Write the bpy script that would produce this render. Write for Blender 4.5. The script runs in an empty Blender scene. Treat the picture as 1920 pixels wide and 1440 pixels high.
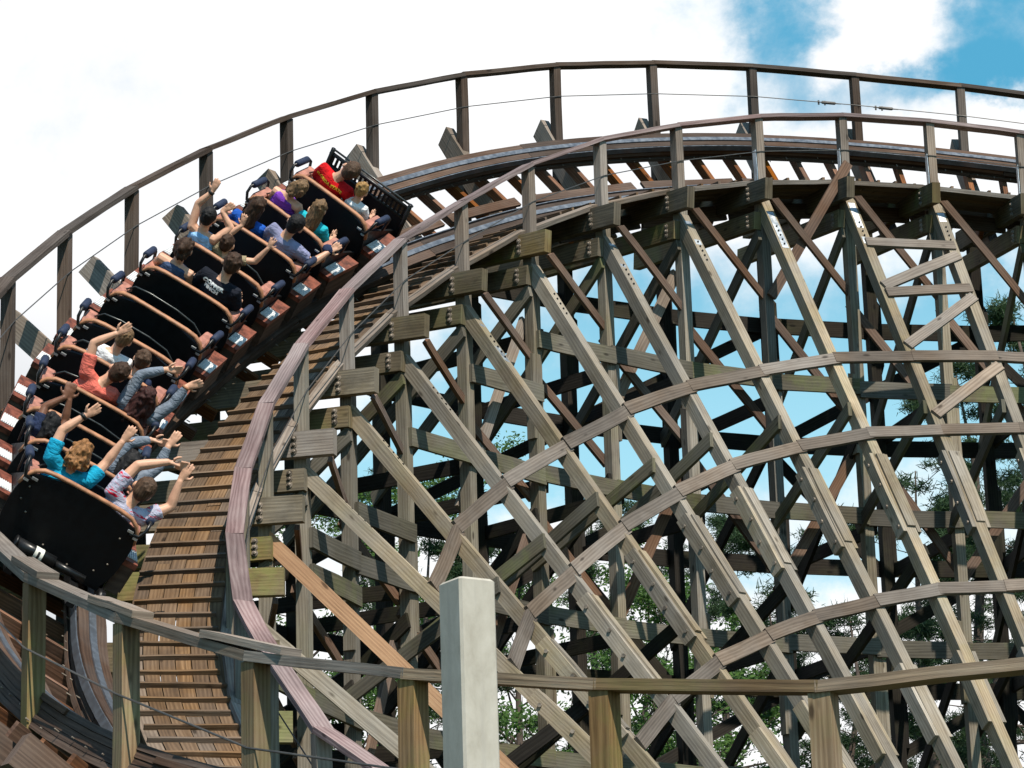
import bpy, math, random
import numpy as np
from mathutils import Vector, Matrix, noise as mnoise
from mathutils.bvhtree import BVHTree
rng = random.Random(7)
SC = bpy.context.scene
COL = SC.collection
V = Vector
CZ = 1.65                                             # camera height over the ground

# ------------------------------------------------------------------ camera
PITCH, ROLL, FPX = 0.27932279931, -0.031632945373, 5761.479444651489
def make_camera():
    F = V((0, math.cos(PITCH), math.sin(PITCH)))
    UP = V((0, -math.sin(PITCH), math.cos(PITCH)))
    right = V((math.cos(ROLL), 0, 0)) + UP * math.sin(ROLL)
    up = V((-math.sin(ROLL), 0, 0)) + UP * math.cos(ROLL)
    cd = bpy.data.cameras.new('camera'); cam = bpy.data.objects.new('camera', cd); COL.objects.link(cam)
    m = Matrix((right, up, -F)).transposed().to_4x4(); m.translation = (0, 0, CZ)
    cam.matrix_world = m
    cd.sensor_width = 36; cd.lens = FPX / 1920 * 36; cd.clip_start = .1; cd.clip_end = 4000
    SC.camera = cam
make_camera()
SC.view_settings.view_transform = 'Standard'; SC.view_settings.look = 'None'
SC.view_settings.exposure = 0.28; SC.view_settings.gamma = 1

# ------------------------------------------------------------------ node helpers
def sock(x):
    return x
class NT:
    def __init__(s, tree): s.t = tree; s.n = tree.nodes; s.l = tree.links
    def add(s, typ, **kw):
        nd = s.n.new(typ)
        for k, v in kw.items(): setattr(nd, k, v)
        return nd
    def put(s, inp, v):
        if hasattr(v, 'is_linked') or isinstance(v, bpy.types.NodeSocket): s.l.new(v, inp)
        else: inp.default_value = (*v, 1) if (hasattr(v, '__len__') and len(v) == 3 and len(inp.default_value) == 4) else v
    def math(s, op, a, b=0.0, c=None, clamp=False):
        nd = s.add('ShaderNodeMath', operation=op, use_clamp=clamp); s.put(nd.inputs[0], a); s.put(nd.inputs[1], b)
        if c is not None: s.put(nd.inputs[2], c)
        return nd.outputs[0]
    def mix(s, f, a, b, mode='MIX'):
        nd = s.add('ShaderNodeMix', data_type='RGBA', blend_type=mode); s.put(nd.inputs[0], f); s.put(nd.inputs[6], a); s.put(nd.inputs[7], b)
        return nd.outputs[2]
    def ramp(s, f, stops, interp='LINEAR'):
        nd = s.add('ShaderNodeValToRGB'); cr = nd.color_ramp; cr.interpolation = interp
        while len(cr.elements) < len(stops): cr.elements.new(.5)
        for e, (p, c) in zip(cr.elements, stops):
            e.position = p; e.color = (*c, 1) if len(c) == 3 else c
        s.put(nd.inputs[0], f); return nd.outputs[0]
    def noise(s, vec, scale, detail=4, rough=.55, dist=0.0, dim='3D'):
        nd = s.add('ShaderNodeTexNoise', noise_dimensions=dim)
        if vec is not None: s.l.new(vec, nd.inputs['Vector'])
        nd.inputs['Scale'].default_value = scale; nd.inputs['Detail'].default_value = detail
        nd.inputs['Roughness'].default_value = rough; nd.inputs['Distortion'].default_value = dist
        return nd.outputs[0]
    def mapping(s, vec, scale=(1, 1, 1), loc=(0, 0, 0)):
        nd = s.add('ShaderNodeMapping'); s.l.new(vec, nd.inputs[0]); nd.inputs['Scale'].default_value = scale; nd.inputs['Location'].default_value = loc
        return nd.outputs[0]
    def maprange(s, v, a, b, c=0.0, d=1.0, smooth=True):
        nd = s.add('ShaderNodeMapRange', interpolation_type='SMOOTHSTEP' if smooth else 'LINEAR')
        s.put(nd.inputs[0], v); nd.inputs[1].default_value = a; nd.inputs[2].default_value = b; nd.inputs[3].default_value = c; nd.inputs[4].default_value = d
        return nd.outputs[0]

# ------------------------------------------------------------------ world: sky with broken white cloud, and the sun
SUN_DIR = V((0.42, -0.90, 0)).normalized() * math.cos(math.radians(53)) + V((0, 0, math.sin(math.radians(53))))
def make_world():
    w = bpy.data.worlds.new('World'); SC.world = w; w.use_nodes = True
    t = NT(w.node_tree); t.n.clear()
    out = t.add('ShaderNodeOutputWorld'); bg = t.add('ShaderNodeBackground'); bg.inputs[1].default_value = 0.1
    sky = t.add('ShaderNodeTexSky', sky_type='NISHITA', sun_disc=False)
    sky.sun_elevation = math.radians(53); sky.sun_rotation = math.atan2(SUN_DIR.x, SUN_DIR.y)
    sky.air_density = 1.0; sky.dust_density = .4; sky.ozone_density = 3.0
    co = t.add('ShaderNodeTexCoord').outputs['Generated']
    sp = t.add('ShaderNodeSeparateXYZ'); t.l.new(co, sp.inputs[0])
    X, Y, Z = sp.outputs
    n1 = t.noise(co, 17.0, 12, .62, .25); n2 = t.noise(co, 55.0, 8, .6, .1)
    wx = t.math('MULTIPLY', t.math('SUBTRACT', t.noise(t.mapping(co, (1, 1, 1.3), (3, 1, 7)), 20.0, 8, .6), .5), .075)
    wz = t.math('MULTIPLY', t.math('SUBTRACT', t.noise(t.mapping(co, (1, 1, 1.3), (9, 5, 2)), 20.0, 8, .6), .5), .055)
    XW = t.math('ADD', X, wx); ZW = t.math('ADD', Z, wz)
    # clear patches and cloud puffs (in sky direction): centre x, z, radii, weight
    def gap(cx, cz, rx, rz, w):
        a = t.math('DIVIDE', t.math('SUBTRACT', XW, cx), rx); b = t.math('DIVIDE', t.math('SUBTRACT', ZW, cz), rz)
        d = t.math('ADD', t.math('MULTIPLY', a, a), t.math('MULTIPLY', b, b))
        return t.math('MULTIPLY', t.math('POWER', 2.718, t.math('MULTIPLY', d, -1.0)), w)
    tot = gap(.060, .268, .105, .046, 1.45)
    for a in [(.180, .388, .060, .034, 1.25), (.088, .386, .018, .016, .75), (.098, .366, .016, .014, .55), (.135, .358, .022, .008, .35), (.160, .360, .024, .012, .5), (.165, .285, .04, .018, .55), (.165, .255, .04, .022, .8), (-.04, .250, .06, .016, .7), (.10, .215, .05, .008, .5),
              (.124, .384, .014, .012, -1.0), (.118, .369, .022, .007, -.7), (.166, .349, .016, .006, -.6), (.06, .335, .06, .014, -.5), (-.05, .300, .04, .02, -.8), (.04, .222, .06, .010, -.35)]:
        tot = t.math('ADD', tot, gap(*a))
    front = t.math('MULTIPLY', t.maprange(Y, .1, .4), t.maprange(Z, .75, .5))
    cl = t.math('ADD', t.math('MULTIPLY', tot, front), t.math('MULTIPLY', t.math('SUBTRACT', 1.0, front), .95))
    cl = t.math('ADD', cl, t.math('MULTIPLY', t.math('SUBTRACT', n1, .5), 1.3))
    cl = t.math('ADD', cl, t.math('MULTIPLY', t.math('SUBTRACT', n2, .5), .45))
    clear = t.maprange(cl, .05, 1.05)
    tint = t.mix(1.0, sky.outputs[0], (0.88, 1.32, 1.25, 1), 'MULTIPLY')
    gz = t.maprange(Z, .24, .36)
    pale = t.mix(gz, (3.6, 6.8, 8.0, 1), (0.75, 3.6, 5.6, 1))
    blue = t.mix(t.math('MULTIPLY', front, .85), tint, pale)
    shade = t.noise(co, 7.0, 5, .55, .2)
    gx = t.maprange(X, -.17, -.10)
    white = t.mix(t.maprange(shade, .35, .65), (8.3, 8.4, 8.6, 1), (9.4, 9.4, 9.4, 1))
    grey = t.mix(t.maprange(Z, .24, .335), (5.9, 6.1, 6.4, 1), white)
    white = t.mix(gx, grey, white)
    white = t.mix(front, (2.6, 2.7, 3.0, 1), white)
    colr = t.mix(clear, white, blue)
    t.l.new(colr, bg.inputs[0]); t.l.new(bg.outputs[0], out.inputs[0])
    sd = bpy.data.lights.new('sun', 'SUN'); sd.energy = 5.0; sd.angle = math.radians(.6); sd.color = (1, .92, .79)
    so = bpy.data.objects.new('sun', sd); COL.objects.link(so)
    so.rotation_euler = SUN_DIR.to_track_quat('Z', 'Y').to_euler(); so.location = (0, 0, 60)
make_world()

# ------------------------------------------------------------------ materials
MATS = {}
def bsdf(name, rough=.7, spec=.3, metal=0.0):
    m = bpy.data.materials.new(name); m.use_nodes = True; t = NT(m.node_tree)
    p = t.n['Principled BSDF']; p.inputs['Roughness'].default_value = rough; p.inputs['Specular IOR Level'].default_value = spec; p.inputs['Metallic'].default_value = metal
    return m, t, p
def wood(name, dark, mid, light, green=0.0, grey=0.25, stain=0.0, greencol=(.13, .16, .05), rough=.85, bump=.35, var=.5):
    m, t, p = bsdf(name, rough, .18)
    uv = t.add('ShaderNodeUVMap', uv_map='UVMap').outputs[0]
    rn = t.add('ShaderNodeUVMap', uv_map='rnd').outputs[0]
    rs = t.add('ShaderNodeSeparateXYZ'); t.l.new(rn, rs.inputs[0])
    geo = t.add('ShaderNodeNewGeometry').outputs['Position']
    g1 = t.noise(t.mapping(uv, (.9, 11, 1)), 1.0, 7, .66, 1.2)
    g2 = t.noise(t.mapping(uv, (2.2, 80, 1)), 1.0, 3, .6, .2)
    g3 = t.noise(t.mapping(uv, (.7, 3.0, 1)), 1.0, 5, .6, .6)
    rings = t.add('ShaderNodeTexWave', wave_type='BANDS', bands_direction='Y'); t.l.new(t.mapping(uv, (.9, 7, 1)), rings.inputs[0])
    rings.inputs['Scale'].default_value = 1.4; rings.inputs['Distortion'].default_value = 11; rings.inputs['Detail'].default_value = 3; rings.inputs['Detail Scale'].default_value = .55
    g = t.math('ADD', t.math('MULTIPLY', g1, .30), t.math('ADD', t.math('MULTIPLY', g2, .10), t.math('ADD', t.math('MULTIPLY', g3, .48), t.math('MULTIPLY', rings.outputs[0], .12))))
    col = t.ramp(g, [(.28, dark), (.49, mid), (.72, light)])
    bigm = t.maprange(t.noise(geo, .55, 4, .6), .35, .7, .78, 1.12)
    col = t.mix(1.0, col, bigm, 'MULTIPLY')
    crack = t.maprange(t.noise(t.mapping(uv, (.55, 42, 1)), 1.0, 4, .7, .4), .60, .70)
    col = t.mix(t.math('MULTIPLY', crack, .4), col, tuple(x * .35 for x in dark))
    # grey weathering and rain streaks along the board
    bl = t.noise(geo, 1.7, 4, .6)
    gr = t.mix(1.0, col, (.55, .55, .55), 'SATURATION')
    greyed = t.mix(t.math('MULTIPLY', t.maprange(bl, .35, .65), grey), col, t.mix(.5, gr, (.24, .23, .225, 1)))
    col = greyed
    if green:
        gm = t.math('MULTIPLY', t.maprange(t.noise(geo, 2.3, 5, .65), .42, .66), green)
        col = t.mix(t.math('MULTIPLY', gm, t.maprange(rs.outputs[1], .1, .8)), col, t.mix(g1, greencol, tuple(x * 1.7 for x in greencol)))
    if stain:
        sm = t.math('MULTIPLY', t.maprange(t.noise(geo, 3.1, 5, .6, .4), .5, .75), stain)
        col = t.mix(sm, col, (.035, .026, .02, 1))
    # knots
    vo = t.add('ShaderNodeTexVoronoi'); t.l.new(t.mapping(uv, (3.0, 8, 1)), vo.inputs[0]); vo.inputs['Scale'].default_value = 1.0
    vs = t.add('ShaderNodeSeparateColor'); t.l.new(vo.outputs['Color'], vs.inputs[0])
    kn = t.math('MULTIPLY', t.maprange(vo.outputs['Distance'], .07, .19, 1.0, 0), t.math('GREATER_THAN', vs.outputs[0], .62))
    col = t.mix(t.math('MULTIPLY', kn, .8), col, tuple(x * .4 for x in dark))
    hs = t.add('ShaderNodeHueSaturation'); t.l.new(col, hs.inputs['Color'])
    t.l.new(t.maprange(rs.outputs[0], 0, 1, 1 - var * .55, 1 + var * .55, False), hs.inputs['Value'])
    t.l.new(t.maprange(rs.outputs[1], 0, 1, .72, 1.22, False), hs.inputs['Saturation'])
    t.l.new(hs.outputs[0], p.inputs['Base Color'])
    b = t.add('ShaderNodeBump'); b.inputs['Strength'].default_value = bump; b.inputs['Distance'].default_value = .012
    t.l.new(t.math('ADD', g1, t.math('MULTIPLY', g2, .7)), b.inputs['Height']); t.l.new(b.outputs[0], p.inputs['Normal'])
    MATS[name] = m; return m
wood('wood_leg', (.105, .078, .05), (.285, .228, .162), (.44, .37, .28), green=.08, grey=.35, stain=.25)
wood('wood_post', (.085, .066, .045), (.215, .178, .132), (.35, .30, .235), green=.14, grey=.3, stain=.25)
wood('wood_ledger', (.05, .036, .019), (.150, .110, .058), (.27, .205, .112), green=.42, grey=.25, stain=.5)
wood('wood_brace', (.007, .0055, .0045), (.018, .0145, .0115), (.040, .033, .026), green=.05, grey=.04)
wood('wood_brown', (.055, .030, .020), (.135, .078, .052), (.23, .145, .10), grey=.15)
wood('wood_girt', (.045, .038, .026), (.105, .09, .064), (.19, .165, .12), green=.3, grey=.25)
wood('wood_grey', (.085, .063, .048), (.205, .16, .128), (.34, .28, .23), grey=.25, stain=.2)
wood('wood_rail', (.075, .045, .045), (.215, .152, .150), (.37, .295, .285), grey=.12, bump=.5)
wood('wood_band', (.055, .040, .031), (.150, .116, .092), (.26, .21, .172), grey=.2, stain=.25)
wood('wood_dark', (.030, .020, .015), (.075, .052, .040), (.13, .098, .078), grey=.15)
wood('wood_deck', (.05, .030, .017), (.140, .086, .050), (.27, .18, .11), grey=.12, stain=.45)
wood('wood_track', (.028, .017, .012), (.075, .045, .032), (.14, .092, .066), grey=.15, stain=.4)
wood('wood_tie', (.055, .022, .010), (.16, .060, .022), (.34, .135, .05), grey=.05, stain=.6)
wood('wood_near', (.075, .045, .024), (.22, .142, .078), (.36, .26, .155), green=.3, grey=.15)
wood('wood_orange', (.20, .085, .028), (.42, .195, .066), (.52, .285, .11), grey=0.0, var=.1)

def plain(name, col, rough=.5, metal=0.0, spec=.4, mottle=.15, scale=14, bump=0.0):
    m, t, p = bsdf(name, rough, spec, metal)
    co = t.add('ShaderNodeTexCoord').outputs['Object']
    n = t.noise(co, scale, 5, .6)
    d = tuple(c * (1 - mottle) for c in col) + (1,); l = tuple(min(1, c * (1 + mottle)) for c in col) + (1,)
    t.l.new(t.mix(t.maprange(n, .3, .7), d, l), p.inputs['Base Color'])
    t.l.new(t.maprange(n, .3, .7, max(0, rough - .1), min(1, rough + .1)), p.inputs['Roughness'])
    if bump:
        b = t.add('ShaderNodeBump'); b.inputs['Strength'].default_value = bump; b.inputs['Distance'].default_value = .01
        t.l.new(t.noise(co, scale * 3, 4), b.inputs['Height']); t.l.new(b.outputs[0], p.inputs['Normal'])
    MATS[name] = m; return m
plain('steel_strap', (.15, .17, .20), .42, .6)
plain('galvanised', (.55, .58, .60), .45, .8)
plain('bolt_steel', (.24, .20, .165), .6, .35, mottle=.5)
plain('cable', (.10, .095, .09), .5, .6)
plain('black_shell', (.008, .008, .009), .5, 0, .2)
plain('black_metal', (.012, .012, .013), .35, .3, .4)
plain('tan_pad', (.37, .17, .09), .55, mottle=.25)
plain('pink_pad', (.36, .155, .115), .6, mottle=.25)
plain('blue_foam', (.012, .022, .055), .75)
plain('red_step', (.15, .042, .024), .6, mottle=.6)
plain('silver_plate', (.62, .64, .66), .5, .05, mottle=.08)
plain('white_label', (.75, .73, .66), .6)
plain('black_ink', (.01, .01, .01), .6)
plain('lap_bar', (.06, .065, .065), .35, .6)
plain('skin_fair', (.60, .33, .22), .5, mottle=.08); plain('skin_mid', (.50, .25, .15), .5, mottle=.08); plain('skin_dark', (.16, .065, .035), .5, mottle=.08)
for nm, c in dict(hair_brown=(.045, .022, .012), hair_black=(.010, .009, .010), hair_blond=(.30, .17, .06), hair_ginger=(.26, .12, .045), hair_red=(.040, .012, .010), hair_short=(.075, .042, .025), hair_ash=(.17, .10, .05)).items():
    m, t, p = bsdf(nm, .65, .25)
    co = t.add('ShaderNodeTexCoord').outputs['Object']
    n = t.noise(t.mapping(co, (60, 60, 9)), 1.0, 4, .6, .6)
    t.l.new(t.ramp(n, [(.3, tuple(x * .45 for x in c)), (.55, c), (.75, tuple(min(1, x * 1.9) for x in c))]), p.inputs['Base Color'])
    b = t.add('ShaderNodeBump'); b.inputs['Strength'].default_value = .6; b.inputs['Distance'].default_value = .01; t.l.new(n, b.inputs['Height']); t.l.new(b.outputs[0], p.inputs['Normal'])
    MATS[nm] = m
def cloth(name, col, print_col=None):
    m, t, p = bsdf(name, .85, .15)
    co = t.add('ShaderNodeTexCoord').outputs['Object']
    n = t.noise(co, 7, 4, .6, 1.2)
    c = t.mix(t.maprange(n, .3, .7), tuple(x * .78 for x in col) + (1,), tuple(min(1, x * 1.12) for x in col) + (1,))
    if print_col:
        q = t.maprange(t.noise(t.mapping(co, (5, 9, 22)), 1.6, 3, .6, .8), .55, .61)
        sp = t.add('ShaderNodeSeparateXYZ'); t.l.new(co, sp.inputs[0])
        band = t.math('MULTIPLY', t.maprange(sp.outputs[2], .60, .66), t.maprange(sp.outputs[2], .82, .78, 1.0, 0.0))
        band = t.math('MULTIPLY', band, t.maprange(sp.outputs[1], .13, .10))
        c = t.mix(t.math('MULTIPLY', q, band), c, print_col + (1,))
    t.l.new(c, p.inputs['Base Color'])
    b = t.add('ShaderNodeBump'); b.inputs['Strength'].default_value = .7; b.inputs['Distance'].default_value = .03
    t.l.new(t.noise(t.mapping(co, (1, 1, 2.2)), 9, 3, .5, 1.5), b.inputs['Height']); t.l.new(b.outputs[0], p.inputs['Normal'])
    MATS[name] = m
for nm, c in dict(cloth_teal=(.01, .32, .52), cloth_grey=(.40, .40, .52), cloth_sleeve=(.17, .20, .25), cloth_salmon=(.72, .16, .12), cloth_white=(.78, .78, .80), cloth_black=(.010, .012, .020), cloth_red=(.55, .008, .012), cloth_lightblue=(.28, .50, .80), cloth_blue=(.015, .09, .42), cloth_slate=(.24, .25, .40), cloth_purple=(.20, .05, .42), cloth_aqua=(.02, .45, .55), cloth_navy=(.02, .03, .07), denim=(.05, .08, .16), khaki=(.30, .24, .15)).items():
    cloth(nm, c)
cloth('cloth_grey_print', (.42, .42, .54), (.55, .01, .04))
plain('eye_white', (.7, .7, .7), .3); plain('print_yellow', (.85, .55, .03), .7); plain('print_white', (.8, .8, .8), .7)
def mat_leaf(name, a, b, c):
    m, t, p = bsdf(name, .6, .25)
    g = t.add('ShaderNodeNewGeometry'); n = t.noise(g.outputs['Position'], .9, 3)
    n2 = t.add('ShaderNodeTexWhiteNoise'); uv = t.add('ShaderNodeUVMap', uv_map='rnd').outputs[0]; t.l.new(uv, n2.inputs[0])
    t.l.new(t.ramp(t.math('ADD', t.math('MULTIPLY', n, .5), t.math('MULTIPLY', n2.outputs[0], .5)), [(.25, a), (.5, b), (.75, c)]), p.inputs['Base Color'])
    tr = t.add('ShaderNodeBsdfTranslucent'); tr.inputs[0].default_value = (*[x * 1.3 for x in c], 1)
    mx = t.add('ShaderNodeMixShader'); mx.inputs[0].default_value = .3
    t.l.new(p.outputs[0], mx.inputs[1]); t.l.new(tr.outputs[0], mx.inputs[2]); t.l.new(mx.outputs[0], t.n['Material Output'].inputs[0])
    MATS[name] = m
mat_leaf('pine_needles', (.014, .030, .016), (.030, .060, .028), (.055, .10, .04))
mat_leaf('broad_leaves', (.02, .05, .012), (.042, .095, .02), (.08, .155, .028))
plain('bark', (.075, .055, .045), .9, mottle=.4, scale=6, bump=.6)
def mat_ground():
    m, t, p = bsdf('grass_ground', .9, .1)
    g = t.add('ShaderNodeNewGeometry').outputs['Position']
    n = t.noise(g, .25, 6, .6); n2 = t.noise(g, 6, 5, .6)
    c = t.mix(t.maprange(n, .4, .62), t.mix(n2, (.02, .04, .012, 1), (.04, .065, .02, 1)), t.mix(n2, (.06, .045, .03, 1), (.10, .08, .055, 1)))
    t.l.new(c, p.inputs['Base Color']); MATS['grass_ground'] = m
mat_ground()
def mat_concrete():
    m, t, p = bsdf('concrete', .8, .25)
    co = t.add('ShaderNodeTexCoord').outputs['Object']
    n = t.noise(t.mapping(co, (1, 1, .5)), 9, 6, .65, .3); n2 = t.noise(co, 60, 3)
    st = t.noise(t.mapping(co, (14, 14, .9)), 1.4, 5, .6, .4)
    c = t.ramp(n, [(.30, (.33, .30, .252)), (.52, (.42, .388, .335)), (.72, (.48, .448, .395))])
    c = t.mix(t.math('MULTIPLY', t.maprange(st, .50, .70), .6), c, (.36, .335, .30, 1))
    c = t.mix(t.math('MULTIPLY', t.maprange(n2, .60, .75), .3), c, (.40, .385, .36, 1))
    t.l.new(c, p.inputs['Base Color'])
    b = t.add('ShaderNodeBump'); b.inputs['Strength'].default_value = .08; b.inputs['Distance'].default_value = .005; t.l.new(n2, b.inputs['Height']); t.l.new(b.outputs[0], p.inputs['Normal'])
    MATS['concrete'] = m
mat_concrete()

# ------------------------------------------------------------------ mesh builder
class MB:
    def __init__(s): s.v = []; s.f = []; s.uv = []; s.rn = []; s.mi = []; s.cur = 0
    def face(s, idx, uvs, r):
        s.f.append(idx); s.uv.extend(uvs); s.rn.extend([r] * len(idx)); s.mi.append(s.cur)
    def quad(s, a, b, c, d, r=None, uvs=None):
        i = len(s.v); s.v += [tuple(a), tuple(b), tuple(c), tuple(d)]
        s.face((i, i + 1, i + 2, i + 3), uvs or [(0, 0), (1, 0), (1, 1), (0, 1)], r or (rng.random(), rng.random()))
    def tri(s, a, b, c, r=None):
        i = len(s.v); s.v += [tuple(a), tuple(b), tuple(c)]
        s.face((i, i + 1, i + 2), [(0, 0), (1, 0), (.5, 1)], r or (rng.random(), rng.random()))
    def board(s, p0, p1, n, w, t, jit=0.007, cut0=0.0, cut1=0.0, seg=4):
        """plank from p0 to p1; n = thickness direction, w across, t thick; cut = end bevel along the width"""
        p0 = V(p0); p1 = V(p1); a = p1 - p0; ln = a.length
        if ln < 1e-5: return
        a /= ln; n = V(n); n = (n - a * n.dot(a))
        if n.length < 1e-6: n = a.orthogonal()
        n.normalize(); sd = a.cross(n)
        r = (rng.random(), rng.random()); u0 = rng.random() * 60; v0 = rng.random() * 60
        w *= 1 + (rng.random() - .5) * .05
        rings = []; bow = (rng.random() - .5) * jit * 2
        for i in range(seg + 1):
            q = i / seg; c = p0 + a * (ln * q) + sd * (bow * math.sin(q * math.pi)) + n * ((rng.random() - .5) * jit)
            ww = w * (1 + (rng.random() - .5) * jit * 4)
            ring = []
            for sx, sn in ((-1, -1), (1, -1), (1, 1), (-1, 1)):
                e = (cut0 * sx if i == 0 else 0) + (cut1 * sx if i == seg else 0)
                ring.append(c + sd * (sx * ww / 2) + n * (sn * t / 2) + a * e)
            rings.append(ring)
        base = len(s.v)
        for ring in rings: s.v += [tuple(x) for x in ring]
        per = [0, w, w + t, 2 * w + t, 2 * w + 2 * t]
        for i in range(seg):
            ua = u0 + ln * i / seg; ub = u0 + ln * (i + 1) / seg
            for j in range(4):
                k = (j + 1) % 4; A = base + i * 4
                s.face((A + j, A + k, A + 4 + k, A + 4 + j), [(ua, v0 + per[j]), (ua, v0 + per[j + 1]), (ub, v0 + per[j + 1]), (ub, v0 + per[j])], r)
        s.face((base + 3, base + 2, base + 1, base), [(u0, v0), (u0 + .04, v0), (u0 + .04, v0 + t), (u0, v0 + t)], r)
        E = base + seg * 4
        s.face((E, E + 1, E + 2, E + 3), [(u0, v0), (u0 + .04, v0), (u0 + .04, v0 + t), (u0, v0 + t)], r)
    def box(s, c, sx, sy, sz, M=None):
        c = V(c); P = []
        for dz in (-1, 1):
            for dx, dy in ((-1, -1), (1, -1), (1, 1), (-1, 1)):
                q = c + V((dx * sx / 2, dy * sy / 2, dz * sz / 2)); P.append(M @ q if M else q)
        i = len(s.v); s.v += [tuple(x) for x in P]; r = (rng.random(), rng.random()); o = rng.random() * 40
        for f_ in ((3, 2, 1, 0), (4, 5, 6, 7), (0, 1, 5, 4), (1, 2, 6, 5), (2, 3, 7, 6), (3, 0, 4, 7)):
            s.face(tuple(i + k for k in f_), [(o, o), (o + .3, o), (o + .3, o + .1), (o, o + .1)], r)
    def tube(s, pts, rad, n=8, caps=True, ry=None):
        """lofted tube, radius per point; ry = optional second radius list (elliptic: rad along x-ish side)"""
        pts = [V(p) for p in pts]; m = len(pts)
        if not hasattr(rad, '__len__'): rad = [rad] * m
        if ry is None: ry = rad
        r = (rng.random(), rng.random()); base = len(s.v); ref = None; ul = rng.random() * 30; v0 = rng.random() * 30
        for i, p in enumerate(pts):
            d = (pts[min(i + 1, m - 1)] - pts[max(i - 1, 0)])
            d = d.normalized() if d.length > 1e-9 else V((0, 0, 1))
            if ref is None: ref = V((1, 0, 0)) if abs(d.x) < .9 else V((0, 1, 0))
            x = (ref - d * ref.dot(d)).normalized(); y = d.cross(x); ref = x
            for j in range(n):
                a = 2 * math.pi * j / n; s.v.append(tuple(p + x * (rad[i] * math.cos(a)) + y * (ry[i] * math.sin(a))))
        for i in range(m - 1):
            for j in range(n):
                k = (j + 1) % n; A = base + i * n
                s.face((A + j, A + k, A + n + k, A + n + j), [(ul + i * .2, v0 + j * .1), (ul + i * .2, v0 + j * .1 + .1), (ul + i * .2 + .2, v0 + j * .1 + .1), (ul + i * .2 + .2, v0 + j * .1)], r)
        if caps:
            s.face(tuple(base + j for j in reversed(range(n))), [(0, 0)] * n, r)
            E = base + (m - 1) * n; s.face(tuple(E + j for j in range(n)), [(0, 0)] * n, r)
    def ball(s, c, rx, ry=None, rz=None, nu=10, nv=7, M=None):
        ry = ry or rx; rz = rz or rx; c = V(c); base = len(s.v); r = (rng.random(), rng.random())
        T = (lambda q: (M @ q if M else q))
        s.v.append(tuple(T(c + V((0, 0, rz)))))
        for i in range(1, nv):
            th = math.pi * i / nv
            for j in range(nu):
                a = 2 * math.pi * j / nu; s.v.append(tuple(T(c + V((rx * math.sin(th) * math.cos(a), ry * math.sin(th) * math.sin(a), rz * math.cos(th))))))
        s.v.append(tuple(T(c - V((0, 0, rz))))); last = len(s.v) - 1
        for j in range(nu):
            k = (j + 1) % nu
            s.face((base, base + 1 + j, base + 1 + k), [(0, 0)] * 3, r)
            E = base + 1 + (nv - 2) * nu; s.face((last, E + k, E + j), [(0, 0)] * 3, r)
            for i in range(nv - 2):
                A = base + 1 + i * nu; s.face((A + j, A + nu + j, A + nu + k, A + k), [(0, 0)] * 4, r)
    def mesh(s, name, mats, smooth=False):
        me = bpy.data.meshes.new(name); me.from_pydata(s.v, [], s.f)
        l1 = me.uv_layers.new(name='UVMap'); l1.data.foreach_set('uv', np.array(s.uv, 'f').ravel())
        l2 = me.uv_layers.new(name='rnd'); l2.data.foreach_set('uv', np.array(s.rn, 'f').ravel())
        for m in (mats if isinstance(mats, (list, tuple)) else [mats]): me.materials.append(MATS[m])
        me.polygons.foreach_set('material_index', s.mi)
        if smooth: me.polygons.foreach_set('use_smooth', [True] * len(me.polygons))
        me.update(); return me
    def obj(s, name, mats, parent=None, smooth=False, label=None):
        o = bpy.data.objects.new(name, s.mesh(name, mats, smooth)); COL.objects.link(o)
        if parent: o.parent = parent
        if label: o['label'] = label
        return o
def tag(o, label=None, cat=None, group=None, kind=None):
    if label: o['label'] = label
    if cat: o['category'] = cat
    if group: o['group'] = group
    if kind: o['kind'] = kind
    return o
def thing(name, label, cat, loc=(0, 0, 0), group=None, M=None):
    o = bpy.data.objects.new(name, None); COL.objects.link(o); o.empty_display_size = .2
    if M is not None: o.matrix_world = M
    else: o.location = loc
    return tag(o, label, cat, group)
def one(name, mat, parent, fn, smooth=False, label=None):
    mb = MB(); fn(mb); return mb.obj(name, mat, parent, smooth, label)
def brd(name, mat, parent, *a, label=None, **k):
    mb = MB(); mb.board(*a, **k); return mb.obj(name, mat, parent, label=label)

# ------------------------------------------------------------------ alignment of the ride: a helix, station k = one timber bent
X0, Y0, TH0, K0, K1, LS = 0.24558086764, 31.77006984836, 0.80816665062, -0.10453414432, 0.00075908017, 1.12764543300
_S = np.linspace(-26, 20, 9201); _th = TH0 + K0 * _S + K1 * _S * _S / 2; _ds = _S[1] - _S[0]
_x = np.concatenate([[0], np.cumsum((np.cos(_th[1:]) + np.cos(_th[:-1])) / 2 * _ds)]); _y = np.concatenate([[0], np.cumsum((np.sin(_th[1:]) + np.sin(_th[:-1])) / 2 * _ds)])
_x += X0 - np.interp(0, _S, _x); _y += Y0 - np.interp(0, _S, _y)
def th(k): s = k * LS; return TH0 + K0 * s + K1 * s * s / 2
def P(k, off, z):
    """point at station k, off = metres outward of the inner post line, z over camera level"""
    a = th(k); s = k * LS
    return V((float(np.interp(s, _S, _x)) - off * math.sin(a), float(np.interp(s, _S, _y)) + off * math.cos(a), z + CZ))
def TAN(k): a = th(k); return V((math.cos(a), math.sin(a), 0))
def OUT(k): a = th(k); return V((-math.sin(a), math.cos(a), 0))
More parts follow.
